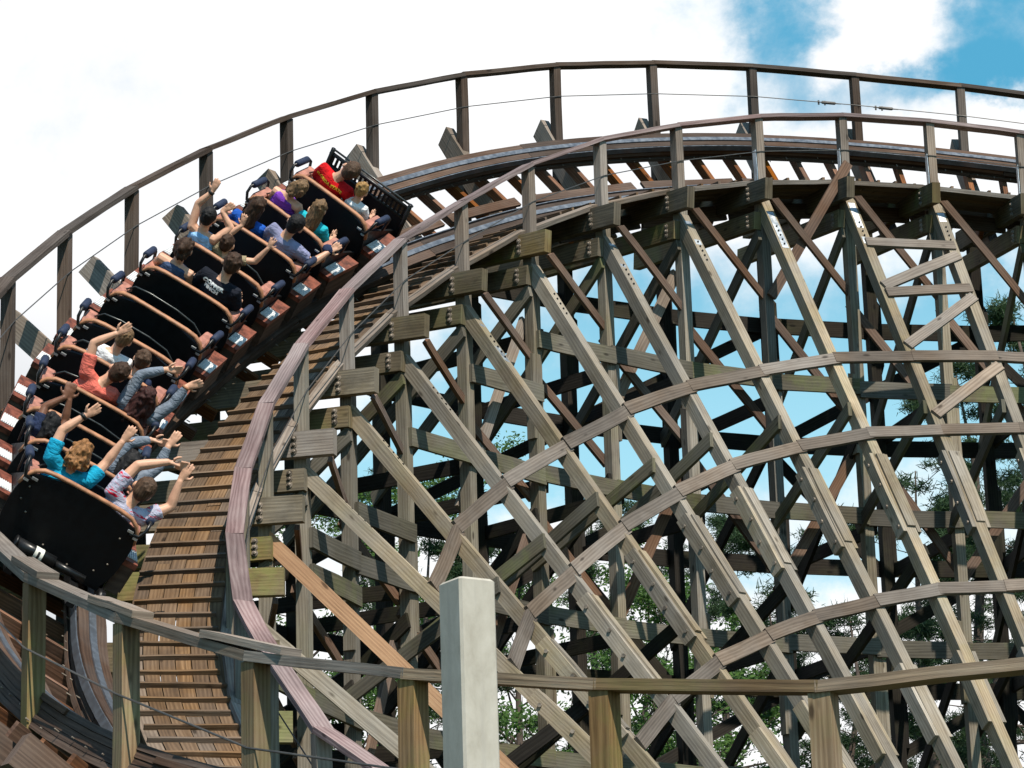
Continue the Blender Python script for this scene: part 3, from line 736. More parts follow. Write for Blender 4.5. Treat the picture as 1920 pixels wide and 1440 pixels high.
# ------------------------------------------------------------------ the train: six two-row cars climbing away from the camera
ROWK = [-7.26 + .511 * i for i in range(12)]
PITCHY = .79
CARM = []
def half_outline(): return [(.46, .14), (.515, .25), (.535, .45), (.532, .58), (.51, .675), (.465, .745), (.40, .785), (.30, .800), (.15, .805)]
def build_car(ci, label):
    kA, kB = ROWK[2 * ci], ROWK[2 * ci + 1]; M = fmat((kA + kB) / 2); CARM.append(M)
    R = thing('coaster_car', label, 'coaster car', group='two row cars of the coaster train', M=M)
    for row in (0, 1):
        y0 = -PITCHY / 2 + row * PITCHY
        # back panel
        ho = half_outline(); prof = [(-x, z) for x, z in ho] + [(x, z) for x, z in reversed(ho)]
        mb = MB(); n = len(prof)
        def dish(x, z): return -.02 * (1 - (x / .54) ** 2) - .03 * (z - .5)
        nx = 13
        def grid(yoff):
            rows = []
            for zi in range(9):
                z = .14 + (.805 - .14) * zi / 8
                hw = float(np.interp(z, [q[1] for q in ho], [q[0] for q in ho])) if z < .80 else .16
                rows.append([V((hw * (2 * i / (nx - 1) - 1), y0 + yoff + dish(hw * (2 * i / (nx - 1) - 1), z), z)) for i in range(nx)])
            return rows
        g0, g1 = grid(-.02), grid(.02)
        for a in range(8):
            for b in range(nx - 1):
                mb.quad(g0[a][b], g0[a][b + 1], g0[a + 1][b + 1], g0[a + 1][b]); mb.quad(g1[a][b], g1[a + 1][b], g1[a + 1][b + 1], g1[a][b + 1])
            mb.quad(g0[a][0], g0[a + 1][0], g1[a + 1][0], g1[a][0]); mb.quad(g0[a][-1], g1[a][-1], g1[a + 1][-1], g0[a + 1][-1])
        bp = mb.obj('back_panel', 'black_shell', R)
        if ci == 0 and row == 0:
            for (x, z) in ((-.44, .62), (-.45, .50), (-.36, .42), (.36, .26), (.43, .36), (-.1, .25), (.15, .2), (.4, .6)):
                m2 = MB(); m2.ball((x, y0 - .02 + dish(x, z) - .003, z), .009, .006, .009, 8, 5); m2.obj('rivet', 'bolt_steel', bp, True)
        # padded top edge
        pts = [V((-.525, y0, .60))] + [V((-x, y0 + dish(x, z), z + .004)) for x, z in ho[4:]] + [V((x, y0 + dish(x, z), z + .004)) for x, z in reversed(ho[4:])] + [V((.525, y0, .60))]
        one('edge_padding', 'tan_pad', R, lambda m: m.tube(pts, .019, 8, ry=[.026] * len(pts)), True)
        # seat, floor and low sides
        def sides(m):
            m.box((0, y0 + .36, .13), .96, .74, .03)
            for s in (-1, 1):
                m.quad(V((s * .50, y0, .12)), V((s * .50, y0 + .74, .12)), V((s * .50, y0 + .74, .42)), V((s * .52, y0, .70)))
                m.quad(V((s * .47, y0, .12)), V((s * .49, y0, .70)), V((s * .47, y0 + .74, .42)), V((s * .47, y0 + .74, .12)))
                m.quad(V((s * .52, y0, .70)), V((s * .50, y0 + .74, .42)), V((s * .47, y0 + .74, .42)), V((s * .49, y0, .70)))
        one('body_shell', 'black_shell', R, sides)
        one('seat_cushion', 'black_shell', R, lambda m: m.box((0, y0 + .22, .24), .92, .36, .14))
        for s in (-1, 1):
            def pad(m):
                q = [(y0 + .01, .675, .72), (y0 + .04, .69, .75), (y0 + .28, .68, .745), (y0 + .33, .66, .70)]
                for (ya, la, ha), (yb, lb, hb) in zip(q, q[1:]):
                    A = [V((s * xx, ya, zz)) for xx, zz in ((.415, la), (.52, la), (.52, ha - .012), (.505, ha), (.43, ha), (.415, ha - .012))]
                    Bq = [V((s * xx, yb, zz)) for xx, zz in ((.415, lb), (.52, lb), (.52, hb - .012), (.505, hb), (.43, hb), (.415, hb - .012))]
                    for a in range(6): m.quad(A[a], A[(a + 1) % 6], Bq[(a + 1) % 6], Bq[a])
                    if ya == q[0][0]: m.quad(A[0], A[1], A[2], A[5]); m.quad(A[2], A[3], A[4], A[5])
                m.quad(Bq[0], Bq[1], Bq[2], Bq[5]); m.quad(Bq[2], Bq[3], Bq[4], Bq[5])
            one('armrest', 'pink_pad', R, pad)
            bar = one('grab_bar', 'black_metal', R, lambda m: m.tube([(s * .44, y0 - .05, .68), (s * .52, y0 - .05, .69), (s * .55, y0 - .04, .76), (s * .555, y0 + .0, .82), (s * .555, y0 + .28, .81), (s * .55, y0 + .34, .76), (s * .52, y0 + .35, .58)], .016, 8), True)
            one('foam_grip', 'blue_foam', bar, lambda m: m.tube([(s * .555, y0 + .04, .82), (s * .555, y0 + .05, .82), (s * .555, y0 + .25, .812), (s * .555, y0 + .26, .812)], [.02, .037, .037, .02], 10), True)
            # steel hinge bolts at the corner
            one('hinge', 'galvanised', R, lambda m: (m.box((s * .44, y0 - .055, .70), .05, .02, .018), m.box((s * .50, y0 - .058, .665), .04, .02, .018)))
            # running board with ribbed plate
            sb = one('step_board', 'red_step', R, lambda m: m.box((s * .585, y0 + .30, .43), .15, .54, .05))
            def rib(m):
                m.box((s * .585, y0 + .22, .459), .14, .20, .006)
                for q in range(7): m.box((s * .585 - .06 + q * .02, y0 + .22, .465), .008, .19, .008)
            one('step_plate', 'silver_plate', sb, rib)
            one('side_skirt', 'wood_track', R, lambda m: (m.box((s * .64, y0 + .30, .30), .03, .52, .24), m.box((s * .58, y0 + .05, .28), .12, .03, .26)))
        # lap bar
        lp = [(-.46, y0 + .20, .60), (-.44, y0 + .17, .74), (-.36, y0 + .15, .825), (-.2, y0 + .14, .85), (.1, y0 + .14, .845), (.30, y0 + .15, .81), (.40, y0 + .17, .73), (.45, y0 + .20, .62)]
        one('lap_bar', 'lap_bar', R, lambda m: m.tube(lp, .009, 8), True)
    # running gear
    one('chassis', 'black_metal', R, lambda m: (m.box((-.28, 0, .05), .07, 1.5, .10), m.box((.28, 0, .05), .07, 1.5, .10), m.box((0, -.5, .04), .9, .08, .06), m.box((0, .5, .04), .9, .08, .06)))
    for s in (-1, 1):
        for y in (-.5, .5):
            w = one('wheel', 'black_metal', R, lambda m: m.tube([(s * .50 - .03, y, .095), (s * .50 - .028, y, .095), (s * .50 + .028, y, .095), (s * .50 + .03, y, .095)], [.06, .085, .085, .06], 18), True)
            one('hub', 'steel_strap', w, lambda m: m.tube([(s * .50 - .04, y, .095), (s * .50 + .04, y, .095)], .022, 10), True)
    if ci == 0:
        c = one('coupler_tube', 'black_metal', R, lambda m: (m.tube([(-.32, -.60, .21), (.02, -.60, .21)], .058, 14), m.tube([(.02, -.60, .21), (.30, -.60, .21)], .035, 10), m.tube([(-.1, -.60, .21), (-.1, -.40, .16)], .035, 8), m.tube([(-.34, -.60, .21), (-.32, -.60, .21)], .066, 14)), True)
        lab = one('number_label', 'white_label', c, lambda m: m.tube([(-.165, -.60, .21), (-.09, -.60, .21)], .0605, 16, caps=False), True)
        fc = bpy.data.curves.new('numeral', 'FONT'); fc.body = '1'; fc.size = .105; fc.offset = .005; fc.align_x = 'CENTER'; fc.align_y = 'CENTER'
        to = bpy.data.objects.new('tmp', fc); COL.objects.link(to); bpy.context.view_layer.update()
        me = bpy.data.meshes.new_from_object(to.evaluated_get(bpy.context.evaluated_depsgraph_get())); bpy.data.objects.remove(to)
        import bmesh
        bm = bmesh.new(); bm.from_mesh(me); bmesh.ops.triangulate(bm, faces=bm.faces[:])
        for _ in range(4): bmesh.ops.subdivide_edges(bm, edges=[e for e in bm.edges if e.calc_length() > .012], cuts=1); bmesh.ops.triangulate(bm, faces=bm.faces[:])
        bm.to_mesh(me); bm.free()
        for v in me.vertices:
            x, y = v.co.x, v.co.y; a = y / .0605; v.co = V((-.128 + x, -.60 - math.cos(a) * (.062 + v.co.z), .21 + math.sin(a) * (.062)))
        me.materials.clear(); me.materials.append(MATS['black_ink']); d = bpy.data.objects.new('numeral', me); COL.objects.link(d); d.parent = lab
    if ci == 5:
        y = PITCHY / 2 + .74
        def nose(m):
            m.box((0, y, .40), 1.06, .04, .40)
            for q in range(19): m.box((-.5 + q * 1.0 / 18, y, .66), .022, .03, .14)
        f = one('nose_grille', 'black_shell', R, nose)
        for z, hw in ((.74, .56), (.60, .55)):
            one('rail_bar', 'black_metal', f, lambda m: m.tube([(-hw, y + .0, z), (hw, y + .0, z)], .022, 8), True)
        one('rail_bar', 'lap_bar', f, lambda m: m.tube([(-.56, y + .03, .775), (.56, y + .03, .775)], .012, 8), True)
        for s in (-1, 1): one('nose_post', 'black_metal', f, lambda m: m.tube([(s * .54, y, .1), (s * .54, y, .80)], .026, 8), True)
CARLAB = ['rearmost coaster car with a white number label on its coupler', 'second coaster car from the rear, back row empty, front row seating the salmon shirted boy',
          'third coaster car from the rear with two boys behind an empty front row', 'fourth coaster car from the rear, back row empty, black shirted man in front',
          'fifth coaster car from the rear with arm raising children behind a slate shirted man', 'leading coaster car with a black slotted nose grille']
for i in range(6): build_car(i, CARLAB[i])

# ------------------------------------------------------------------ riders
DG = None
def solid(mb, voxel, name, mat, smooth_it=4):
    """union of overlapping tapered shapes fused into one continuous skin"""
    me = mb.mesh(name, mat); o = bpy.data.objects.new(name, me); COL.objects.link(o)
    r = o.modifiers.new('fuse', 'REMESH'); r.mode = 'VOXEL'; r.voxel_size = voxel; r.use_smooth_shade = True
    if smooth_it:
        s = o.modifiers.new('relax', 'SMOOTH'); s.factor = .5; s.iterations = smooth_it
    bpy.context.view_layer.update()
    m2 = bpy.data.meshes.new_from_object(o.evaluated_get(bpy.context.evaluated_depsgraph_get()))
    bpy.data.objects.remove(o); m2.name = name
    m2.materials.clear(); m2.materials.append(MATS[mat])
    m2.polygons.foreach_set('use_smooth', [True] * len(m2.polygons))
    return m2
def link(name, me, parent=None):
    o = bpy.data.objects.new(name, me); COL.objects.link(o)
    if parent: o.parent = parent
    return o
def hand(mb, wr, tip, s, thumb_side, spread=.5, curl=.25, elbow=None):
    wr = V(wr); tip = V(tip); d = (tip - wr); L = d.length
    if elbow is not None and L < .05: d = wr - V(elbow)
    d.normalize(); nrm = V((0, 1, .2)); nrm = (nrm - d * nrm.dot(d))
    if nrm.length < .2: nrm = V((0, 0, 1)) - d * d.z
    nrm.normalize(); sd = d.cross(nrm) * thumb_side
    pl = .085 * s
    mb.tube([wr - d * .01, wr + d * pl * .35, wr + d * pl * .8, wr + d * pl * 1.05], [.024 * s, .034 * s, .040 * s, .034 * s], 8, ry=[.018 * s, .017 * s, .016 * s, .012 * s])
    # tube's first axis follows x; lay a second slab across the knuckles so the palm is wide along sd
    mb.tube([wr + d * pl * .85 - sd * .034 * s, wr + d * pl * .9 + sd * .034 * s], .0125 * s, 7)
    for i, (ln, off) in enumerate(((.068, .032), (.078, .011), (.073, -.011), (.056, -.031))):
        b = wr + d * pl * .92 + sd * off * s; dd = (d + sd * off * 9 * spread * .6).normalized()
        p1 = b + dd * ln * .45 * s; d2 = (dd + nrm * curl).normalized(); p2 = p1 + d2 * ln * .33 * s; d3 = (d2 + nrm * curl).normalized(); p3 = p2 + d3 * ln * .28 * s
        mb.tube([b, p1, p2, p3], [.0105 * s, .0098 * s, .0092 * s, .0075 * s], 7)
    b = wr + d * pl * .3 + sd * .03 * s; t1 = b + (d * .7 + sd * .9).normalized() * .038 * s; t2 = t1 + (d * 1.1 + sd * .35 + nrm * .2).normalized() * .034 * s
    mb.tube([b, t1, t2], [.0135 * s, .0115 * s, .0085 * s], 7)
def person(ci, row, side, label, head, neck=None, l=None, r=None, s=1.0, skin='skin_fair', shirt='cloth_white', sleeve='short', hair='hair_brown', style='short', turn=0.0, pants='denim', watch=None, spread=.5):
    """seated rider in the frame of its row; joints given as (outward, forward, up) metres"""
    y0 = -PITCHY / 2 + row * PITCHY
    cv = lambda p: V((-p[0], p[1] + y0, p[2]))
    body = bpy.data.objects.new('person', None)
    hd = cv(head); sx = -1 if side == 'L' else 1
    pel = V((sx * .225, y0 + .20, .33)); nk = cv(neck) if neck else V((hd.x * .92 + pel.x * .08, y0 + .13, hd.z - .15 * s))
    dn = (hd - nk).normalized()
    sh = lambda q, sg: cv(q[0]) if q and len(q) >= 1 else nk + V((sg * .165 * s, 0, -.055 * s))
    arms = {}
    for q, sg in ((l, -1), (r, 1)):
        S = sh(q, sg)
        # keep the shoulders at the end of the collar bones
        S = nk + (S - nk).normalized() * min(max((S - nk).length, .13 * s), .20 * s)
        E = cv(q[1]) if q and len(q) >= 2 else S + V((sg * .05, .10, -.24)) * s
        W = cv(q[2]) if q and len(q) >= 3 else E + V((-sg * .05, .20, .02)) * s
        T = cv(q[3]) if q and len(q) >= 4 else W + (W - E).normalized() * .17 * s
        # believable arm lengths
        ua = E - S; ua = ua.normalized() * min(max(ua.length, .21 * s), .30 * s); E = S + ua
        fa = W - E; fa = fa.normalized() * min(max(fa.length, .20 * s), .27 * s); W = E + fa
        hdv = T - W
        if hdv.length < .04: hdv = fa
        T = W + hdv.normalized() * .17 * s
        arms[sg] = (S, E, W, T)
    belly = pel.lerp(nk, .40) + V((0, -.01, 0)); chest = pel.lerp(nk, .74) + V((0, -.01, 0)); yoke = nk - dn * .035 * s
    tor = ([pel - V((0, 0, .06)), pel, belly, chest, yoke, nk + dn * .0], [.13, .155, .14, .160, .125, .055], [.09, .115, .10, .11, .085, .055])
    tr = [x * s for x in tor[1]]; ty = [x * s for x in tor[2]]
    mb = MB(); mb.tube(tor[0], tr, 14, ry=ty)
    mb.tube([nk - dn * .03, nk + dn * .04 * s, hd], [.06 * s, .050 * s, .052 * s], 10)
    # head: skull, jaw, nose, ears, brows
    hx = V((1, 0, 0)); fz = dn; fy = V((math.sin(turn), math.cos(turn), 0)); fy = (fy - fz * fy.dot(fz)).normalized(); hx = fy.cross(fz)
    HM = Matrix((hx, fy, fz)).transposed().to_4x4(); HM.translation = hd
    k = s if s > .85 else s * 1.08
    mb.ball((0, -.005 * k, .02 * k), .078 * k, .096 * k, .095 * k, 14, 10, HM); mb.ball((0, .022 * k, -.045 * k), .058 * k, .070 * k, .068 * k, 12, 8, HM)
    mb.tube([HM @ V((0, .088 * k, .02 * k)), HM @ V((0, .106 * k, -.012 * k)), HM @ V((0, .094 * k, -.026 * k))], [.009 * k, .015 * k, .012 * k], 7)
    mb.tube([HM @ V((-.03 * k, .083 * k, -.058 * k)), HM @ V((0, .094 * k, -.057 * k)), HM @ V((.03 * k, .083 * k, -.058 * k))], .009 * k, 6)
    mb.tube([HM @ V((-.05 * k, .078 * k, .03 * k)), HM @ V((0, .092 * k, .034 * k)), HM @ V((.05 * k, .078 * k, .03 * k))], .010 * k, 6)
    for e in (-1, 1): mb.ball((e * .080 * k, .0, -.005 * k), .012 * k, .022 * k, .032 * k, 8, 6, HM)
    for sg in (-1, 1):
        S, E, W, T = arms[sg]
        mb.tube([nk + V((0, 0, -.06)) * s, S, S.lerp(E, .35), E], [.06 * s, .058 * s, .050 * s, .040 * s], 9); mb.ball(E, .041 * s, nu=8, nv=6)
        mb.tube([E, E.lerp(W, .3), W], [.041 * s, .042 * s, .026 * s], 9); hand(mb, W, T, s, -sg if T.z > W.z else sg, spread, .18)
        kx = pel.x + sg * .085 * s
        mb.tube([V((kx, pel.y, pel.z)), V((kx + sg * .02, y0 + .56, .43)), ], [.085 * s, .058 * s], 9); mb.ball((kx + sg * .02, y0 + .56, .43), .057 * s, nu=8, nv=6)
        mb.tube([V((kx + sg * .02, y0 + .56, .43)), V((kx + sg * .02, y0 + .60, .20))], [.056 * s, .04 * s], 9); mb.tube([V((kx + sg * .02, y0 + .58, .17)), V((kx + sg * .02, y0 + .68, .17))], [.04 * s, .03 * s], 8)
    bm = solid(mb, .0075, 'person', skin, 3)
    body = link('person', bm); body.matrix_world = CARM[ci]; tag(body, label, 'person', 'riders on the coaster train')
    for e in (-1, 1):
        m2 = MB(); m2.ball((e * .031 * k, .083 * k, .012 * k), .012 * k, nu=8, nv=6, M=HM); m2.cur = 1; m2.ball((e * .031 * k, .0935 * k, .012 * k), .005 * k, .003 * k, .005 * k, 8, 5, M=HM); m2.obj('eye', ['eye_white', 'hair_black'], body, True)
    # shirt
    mb = MB(); q = .013
    mb.tube(tor[0][:5] + [nk - dn * .012], [x + q for x in tr[:5]] + [.075 * s if sleeve != 'tank' else .06 * s], 16, ry=[x + q for x in ty[:5]] + [.062 * s])
    if sleeve != 'tank':
        for sg in (-1, 1):
            S, E, W, T = arms[sg]
            if sleeve == 'short': mb.tube([nk + V((0, 0, -.065)) * s, S, S.lerp(E, .35), S.lerp(E, .62)], [.068 * s, .072 * s, .066 * s, .066 * s], 10)
            else: mb.tube([nk + V((0, 0, -.065)) * s, S, S.lerp(E, .5), E, E.lerp(W, .4), E.lerp(W, .92)], [.068 * s, .070 * s, .060 * s, .052 * s, .050 * s, .035 * s], 10)
    sm = solid(mb, .012, 'shirt', shirt, 3); so = link('shirt', sm, body)
    mb = MB()
    for sg in (-1, 1):
        kx = pel.x + sg * .085 * s
        mb.tube([V((kx, pel.y - .06, pel.z - .02)), V((kx, pel.y, pel.z)), V((kx + sg * .02, y0 + .565, .43)), V((kx + sg * .02, y0 + .60, .21))], [.10 * s, .098 * s, .072 * s, .055 * s], 9)
    mb.tube([pel - V((0, 0, .08)), pel + V((0, 0, .05))], [.14 * s, .165 * s], 12, ry=[.10 * s, .125 * s])
    link('trousers', solid(mb, .018, 'trousers', pants, 2), body)
    # hair
    rr = random.Random(hash(label) % 1000 if False else len(label) * 7 + int(abs(head[0]) * 100))
    mb = MB()
    def tuft(p, rad): mb.ball(p, rad, nu=7, nv=5, M=HM)
    mb.ball((0, -.016 * k, .030 * k), .084 * k, .098 * k, .096 * k, 14, 10, HM)
    if style in ('short', 'crop'):
        mb.ball((0, -.045 * k, -.012 * k), .070 * k, .062 * k, .070 * k, 12, 8, HM)
        if 1:
            for _ in range(34 if style == 'short' else 60):
                a = rr.uniform(0, 6.28); e = rr.uniform(-.1, 1.4)
                tuft((.080 * k * math.cos(a) * math.cos(e), -.018 * k + .092 * k * math.sin(a) * math.cos(e) - .004, .032 * k + .088 * k * math.sin(e)), (rr.uniform(.010, .019) if style == 'short' else rr.uniform(.006, .011)) * k)
    else:
        mb.ball((0, -.05 * k, -.02 * k), .074 * k, .066 * k, .085 * k, 12, 8, HM)
        ns, ln, wv = {'long': (26, .34, .02), 'wild': (44, .40, .06), 'bob': (20, .16, .02), 'curly': (26, .12, .04), 'braid': (14, .12, .015), 'pony': (10, .10, .01)}[style]
        for _ in range(ns):
            a = rr.uniform(-2.9, -.24); st = V((.078 * k * math.cos(a), .088 * k * math.sin(a), rr.uniform(-.03, .05) * k)); L_ = ln * k * rr.uniform(.6, 1.1)
            pts = []
            for i in range(6):
                f = i / 5; down = V((0, 0, -1)) if style != 'wild' else V((rr.uniform(-.2, .25), -.05, -1))
                pts.append(HM @ (st + down * L_ * f + V((rr.uniform(-wv, wv), -.035 * math.sin(f * 2.2) + rr.uniform(-wv, wv), 0)) * f ** .5))
            mb.tube(pts, [.020 * k, .024 * k, .022 * k, .018 * k, .013 * k, .006 * k], 6)
        for _ in range(30 if style in ('curly', 'wild') else 12):
            a = rr.uniform(0, 6.28); e = rr.uniform(0, 1.4); tuft((.082 * k * math.cos(a) * math.cos(e), -.018 * k + .094 * k * math.sin(a) * math.cos(e), .032 * k + .09 * k * math.sin(e)), rr.uniform(.012, .024) * k)
        if style == 'braid':
            for i in range(11):
                f = i / 10; tuft((.06 * k - .10 * k * f, -.09 * k - .012 * math.sin(f * 3), .06 * k - .16 * k * f), .017 * k)
        if style in ('pony',):
            mb.ball((0, -.11 * k, .02 * k), .04 * k, .04 * k, .045 * k, 9, 7, HM)
    link('hair', solid(mb, .008, 'hair', hair, 2), body)
    if watch:
        S, E, W, T = arms[watch[0]]; c = E.lerp(W, .95); d = (W - E).normalized()
        one('wristband', watch[1], body, lambda m: m.tube([c - d * .014, c + d * .014], .034 * s, 12), True)
    return body, so, y0
def print_text(shirt, body, txt, mat, x, z, size, ang=0.0, sx=1.0, bold=.004):
    """lettering laid onto the back of the shirt"""
    fc = bpy.data.curves.new('lettering', 'FONT'); fc.body = txt; fc.size = size; fc.align_x = 'CENTER'; fc.align_y = 'CENTER'; fc.offset = bold; fc.resolution_u = 3; fc.space_character = 1.08
    to = bpy.data.objects.new('tmp', fc); COL.objects.link(to); bpy.context.view_layer.update()
    me = bpy.data.meshes.new_from_object(to.evaluated_get(bpy.context.evaluated_depsgraph_get())); bpy.data.objects.remove(to)
    import bmesh
    bm = bmesh.new(); bm.from_mesh(me); bmesh.ops.triangulate(bm, faces=bm.faces[:]); bmesh.ops.subdivide_edges(bm, edges=[e for e in bm.edges if e.calc_length() > .02], cuts=1); bm.to_mesh(me); bm.free()
    sm = shirt.data; tree = BVHTree.FromPolygons([v.co[:] for v in sm.vertices], [p.vertices[:] for p in sm.polygons])
    ca, sa = math.cos(ang), math.sin(ang)
    for v in me.vertices:
        px, pz = v.co.x * sx, v.co.y; X = x + px * ca - pz * sa; Z = z + px * sa + pz * ca
        h = tree.ray_cast(V((X, -3, Z)), V((0, 1, 0)))
        if h[0]: v.co = V((X, h[0].y - .006, Z))
        else:
            q, nn, _, _ = tree.find_nearest(V((X, -.1, Z))); v.co = q + nn * .006
    me.materials.clear(); me.materials.append(MATS[mat]); d = bpy.data.objects.new('lettering', me); COL.objects.link(d); d.parent = shirt
def riders():
    person(0, 0, 'L', 'woman in a teal shirt with curly ginger hair, arms raised, black watch on wrist', (.21, .15, 1.0), (.22, .13, .85), [(.40, .12, .88), (.42, .2, 1.09), (.32, .25, 1.27), (.25, .28, 1.38)], [(.03, .12, .85), (-.02, .2, 1.02), (-.05, .25, 1.24), (-.07, .28, 1.36)], shirt='cloth_teal', hair='hair_ginger', style='curly', watch=(-1, 'black_ink'))
    person(0, 0, 'R', 'man in a grey shirt with a red print, hands meeting over his head', (-.38, .15, .99), (-.34, .13, .85), [(-.17, .12, .88), (-.25, .2, 1.14), (-.46, .25, 1.28), (-.60, .28, 1.30)], [(-.50, .12, .80), (-.66, .2, .97), (-.62, .25, 1.19), (-.63, .28, 1.31)], s=1.06, shirt='cloth_grey_print', hair='hair_short', style='crop')
    person(0, 1, 'L', 'dark haired person with brown skin holding up both forearms behind the teal shirted woman', (.40, .15, .88), None, [(.49, .12, .82), (.50, .2, .93), (.42, .25, 1.10), (.41, .28, 1.18)], [(.28, .12, .80), (.30, .2, .92), (.34, .25, 1.06), (.35, .28, 1.12)], s=.9, skin='skin_dark', shirt='cloth_navy', hair='hair_black', style='bob')
    person(0, 1, 'R', 'dark haired person in grey blue long sleeves with hands clasped out to the right', (-.32, .15, .92), None, [(-.22, .12, .82), (-.24, .2, 1.06), (-.40, .25, 1.17), (-.55, .28, 1.20)], [(-.46, .12, .82), (-.56, .2, 1.0), (-.55, .25, 1.17), (-.56, .28, 1.25)], shirt='cloth_sleeve', sleeve='long', hair='hair_black', style='bob')
    person(1, 1, 'L', 'boy in a salmon pink shirt with one arm raised high', (-.04, .15, 1.05), (.03, .13, .91), [(.20, .12, .93), (.26, .2, 1.17), (.13, .25, 1.33), (.08, .28, 1.40)], [(-.10, .12, .86), (-.16, .2, .80), (-.2, .3, .75)], shirt='cloth_salmon', hair='hair_brown', style='short')
    person(1, 1, 'R', 'woman with long wild dark red hair and grey sleeves throwing up her hands', (-.36, .12, .97), None, [(-.21, .12, .86), (-.23, .2, 1.12), (-.40, .25, 1.26), (-.50, .28, 1.30)], [(-.50, .12, .84), (-.60, .2, 1.02), (-.63, .25, 1.2), (-.70, .28, 1.27)], shirt='cloth_sleeve', sleeve='long', hair='hair_red', style='wild', watch=(1, 'tan_pad'))
    person(2, 0, 'L', 'boy in a white shirt with cropped hair two rows behind the empty seats', (.05, .15, 1.03), None, shirt='cloth_white', hair='hair_ash', style='crop', s=.95)
    person(2, 0, 'R', 'small brown haired boy whose head just shows over the seat back', (-.19, .15, .93), None, shirt='cloth_navy', hair='hair_short', style='short', s=.85)
    person(3, 1, 'L', 'dark haired woman in a dark blue tank top beside the man in black', (.27, .15, 1.04), None, shirt='denim', sleeve='tank', hair='hair_brown', style='pony')
    b, so, y0 = person(3, 1, 'R', 'man in a black shirt with white lettering across his back', (-.21, .18, 1.14), (-.21, .14, .98), [(-.02, .12, .94)], [(-.39, .12, .92)], s=1.06, shirt='cloth_black', hair='hair_brown', style='short', turn=-.3)
    print_text(so, b, 'COPPER', 'print_white', .165, .924, .050, -.03, 1.2); print_text(so, b, 'FINCH', 'print_white', .165, .876, .044, -.03, 1.2)
    person(4, 0, 'L', 'black haired youth in a light blue tank top with both hands up', (.39, .15, 1.04), None, [(.49, .12, .88), (.56, .2, 1.08), (.50, .25, 1.24), (.50, .28, 1.36)], [(.22, .12, .88), (.18, .2, .98), (.28, .25, 1.10), (.29, .28, 1.18)], s=.95, shirt='cloth_lightblue', sleeve='tank', hair='hair_black', style='crop', watch=(-1, 'black_ink'))
    person(4, 0, 'R', 'brown haired child with both arms spread up', (.10, .15, .90), None, [(.16, .12, .82), (.15, .2, .95), (.10, .25, 1.06), (.09, .28, 1.16)], [(-.03, .12, .80), (-.22, .2, .88), (-.27, .25, 1.06), (-.27, .28, 1.16)], s=.82, shirt='khaki', hair='hair_brown', style='short', spread=1.0)
    person(4, 1, 'L', 'brown haired girl in a royal blue shirt', (.20, .15, 1.02), None, shirt='cloth_blue', hair='hair_brown', style='long', s=.95)
    b, so, y0 = person(4, 1, 'R', 'dark haired man in a slate blue shirt resting his arm outside the car', (-.24, .15, 1.08), (-.21, .13, .93), [(-.05, .12, .92)], [(-.38, .12, .86), (-.54, .22, .78), (-.60, .34, .86), (-.60, .4, .9)], s=1.06, shirt='cloth_slate', hair='hair_black', style='crop')
    person(5, 0, 'L', 'girl in a purple tank top with a braid in her fair hair', (.11, .15, 1.06), (.18, .13, .92), shirt='cloth_purple', sleeve='tank', hair='hair_ash', style='braid', s=.95)
    person(5, 0, 'R', 'girl with long fair hair in an aqua shirt', (-.19, .15, 1.0), None, shirt='cloth_aqua', hair='hair_ash', style='long', s=.88)
    b, so, y0 = person(5, 1, 'L', 'man in a red shirt with yellow lettering in the front row', (.02, .17, 1.07), (.10, .13, .93), [(.30, .12, .92)], [(-.08, .12, .86)], s=1.08, shirt='cloth_red', hair='hair_short', style='crop', turn=-.5)
    print_text(so, b, 'FLORIDA STATE', 'print_yellow', -.13, .875, .046, -.12, 1.0, .002)
    person(5, 1, 'R', 'small fair haired boy in the front row', (-.20, .16, .96), None, shirt='cloth_white', hair='hair_blond', style='short', s=.78)
    # baseball style cap held outside the car by the slate shirted man
    mb = MB(); mb.ball((.60, PITCHY / 2 + .43, .90), .07, .07, .05, 12, 7); mb.tube([(.60, PITCHY / 2 + .46, .885), (.61, PITCHY / 2 + .56, .88)], [.06, .05], 10, ry=[.008, .006])
    c = mb.obj('cap', 'cloth_navy', None, True); c.matrix_world = CARM[4]; tag(c, 'dark blue cap held in the hand of the slate shirted man', 'cap')
riders()

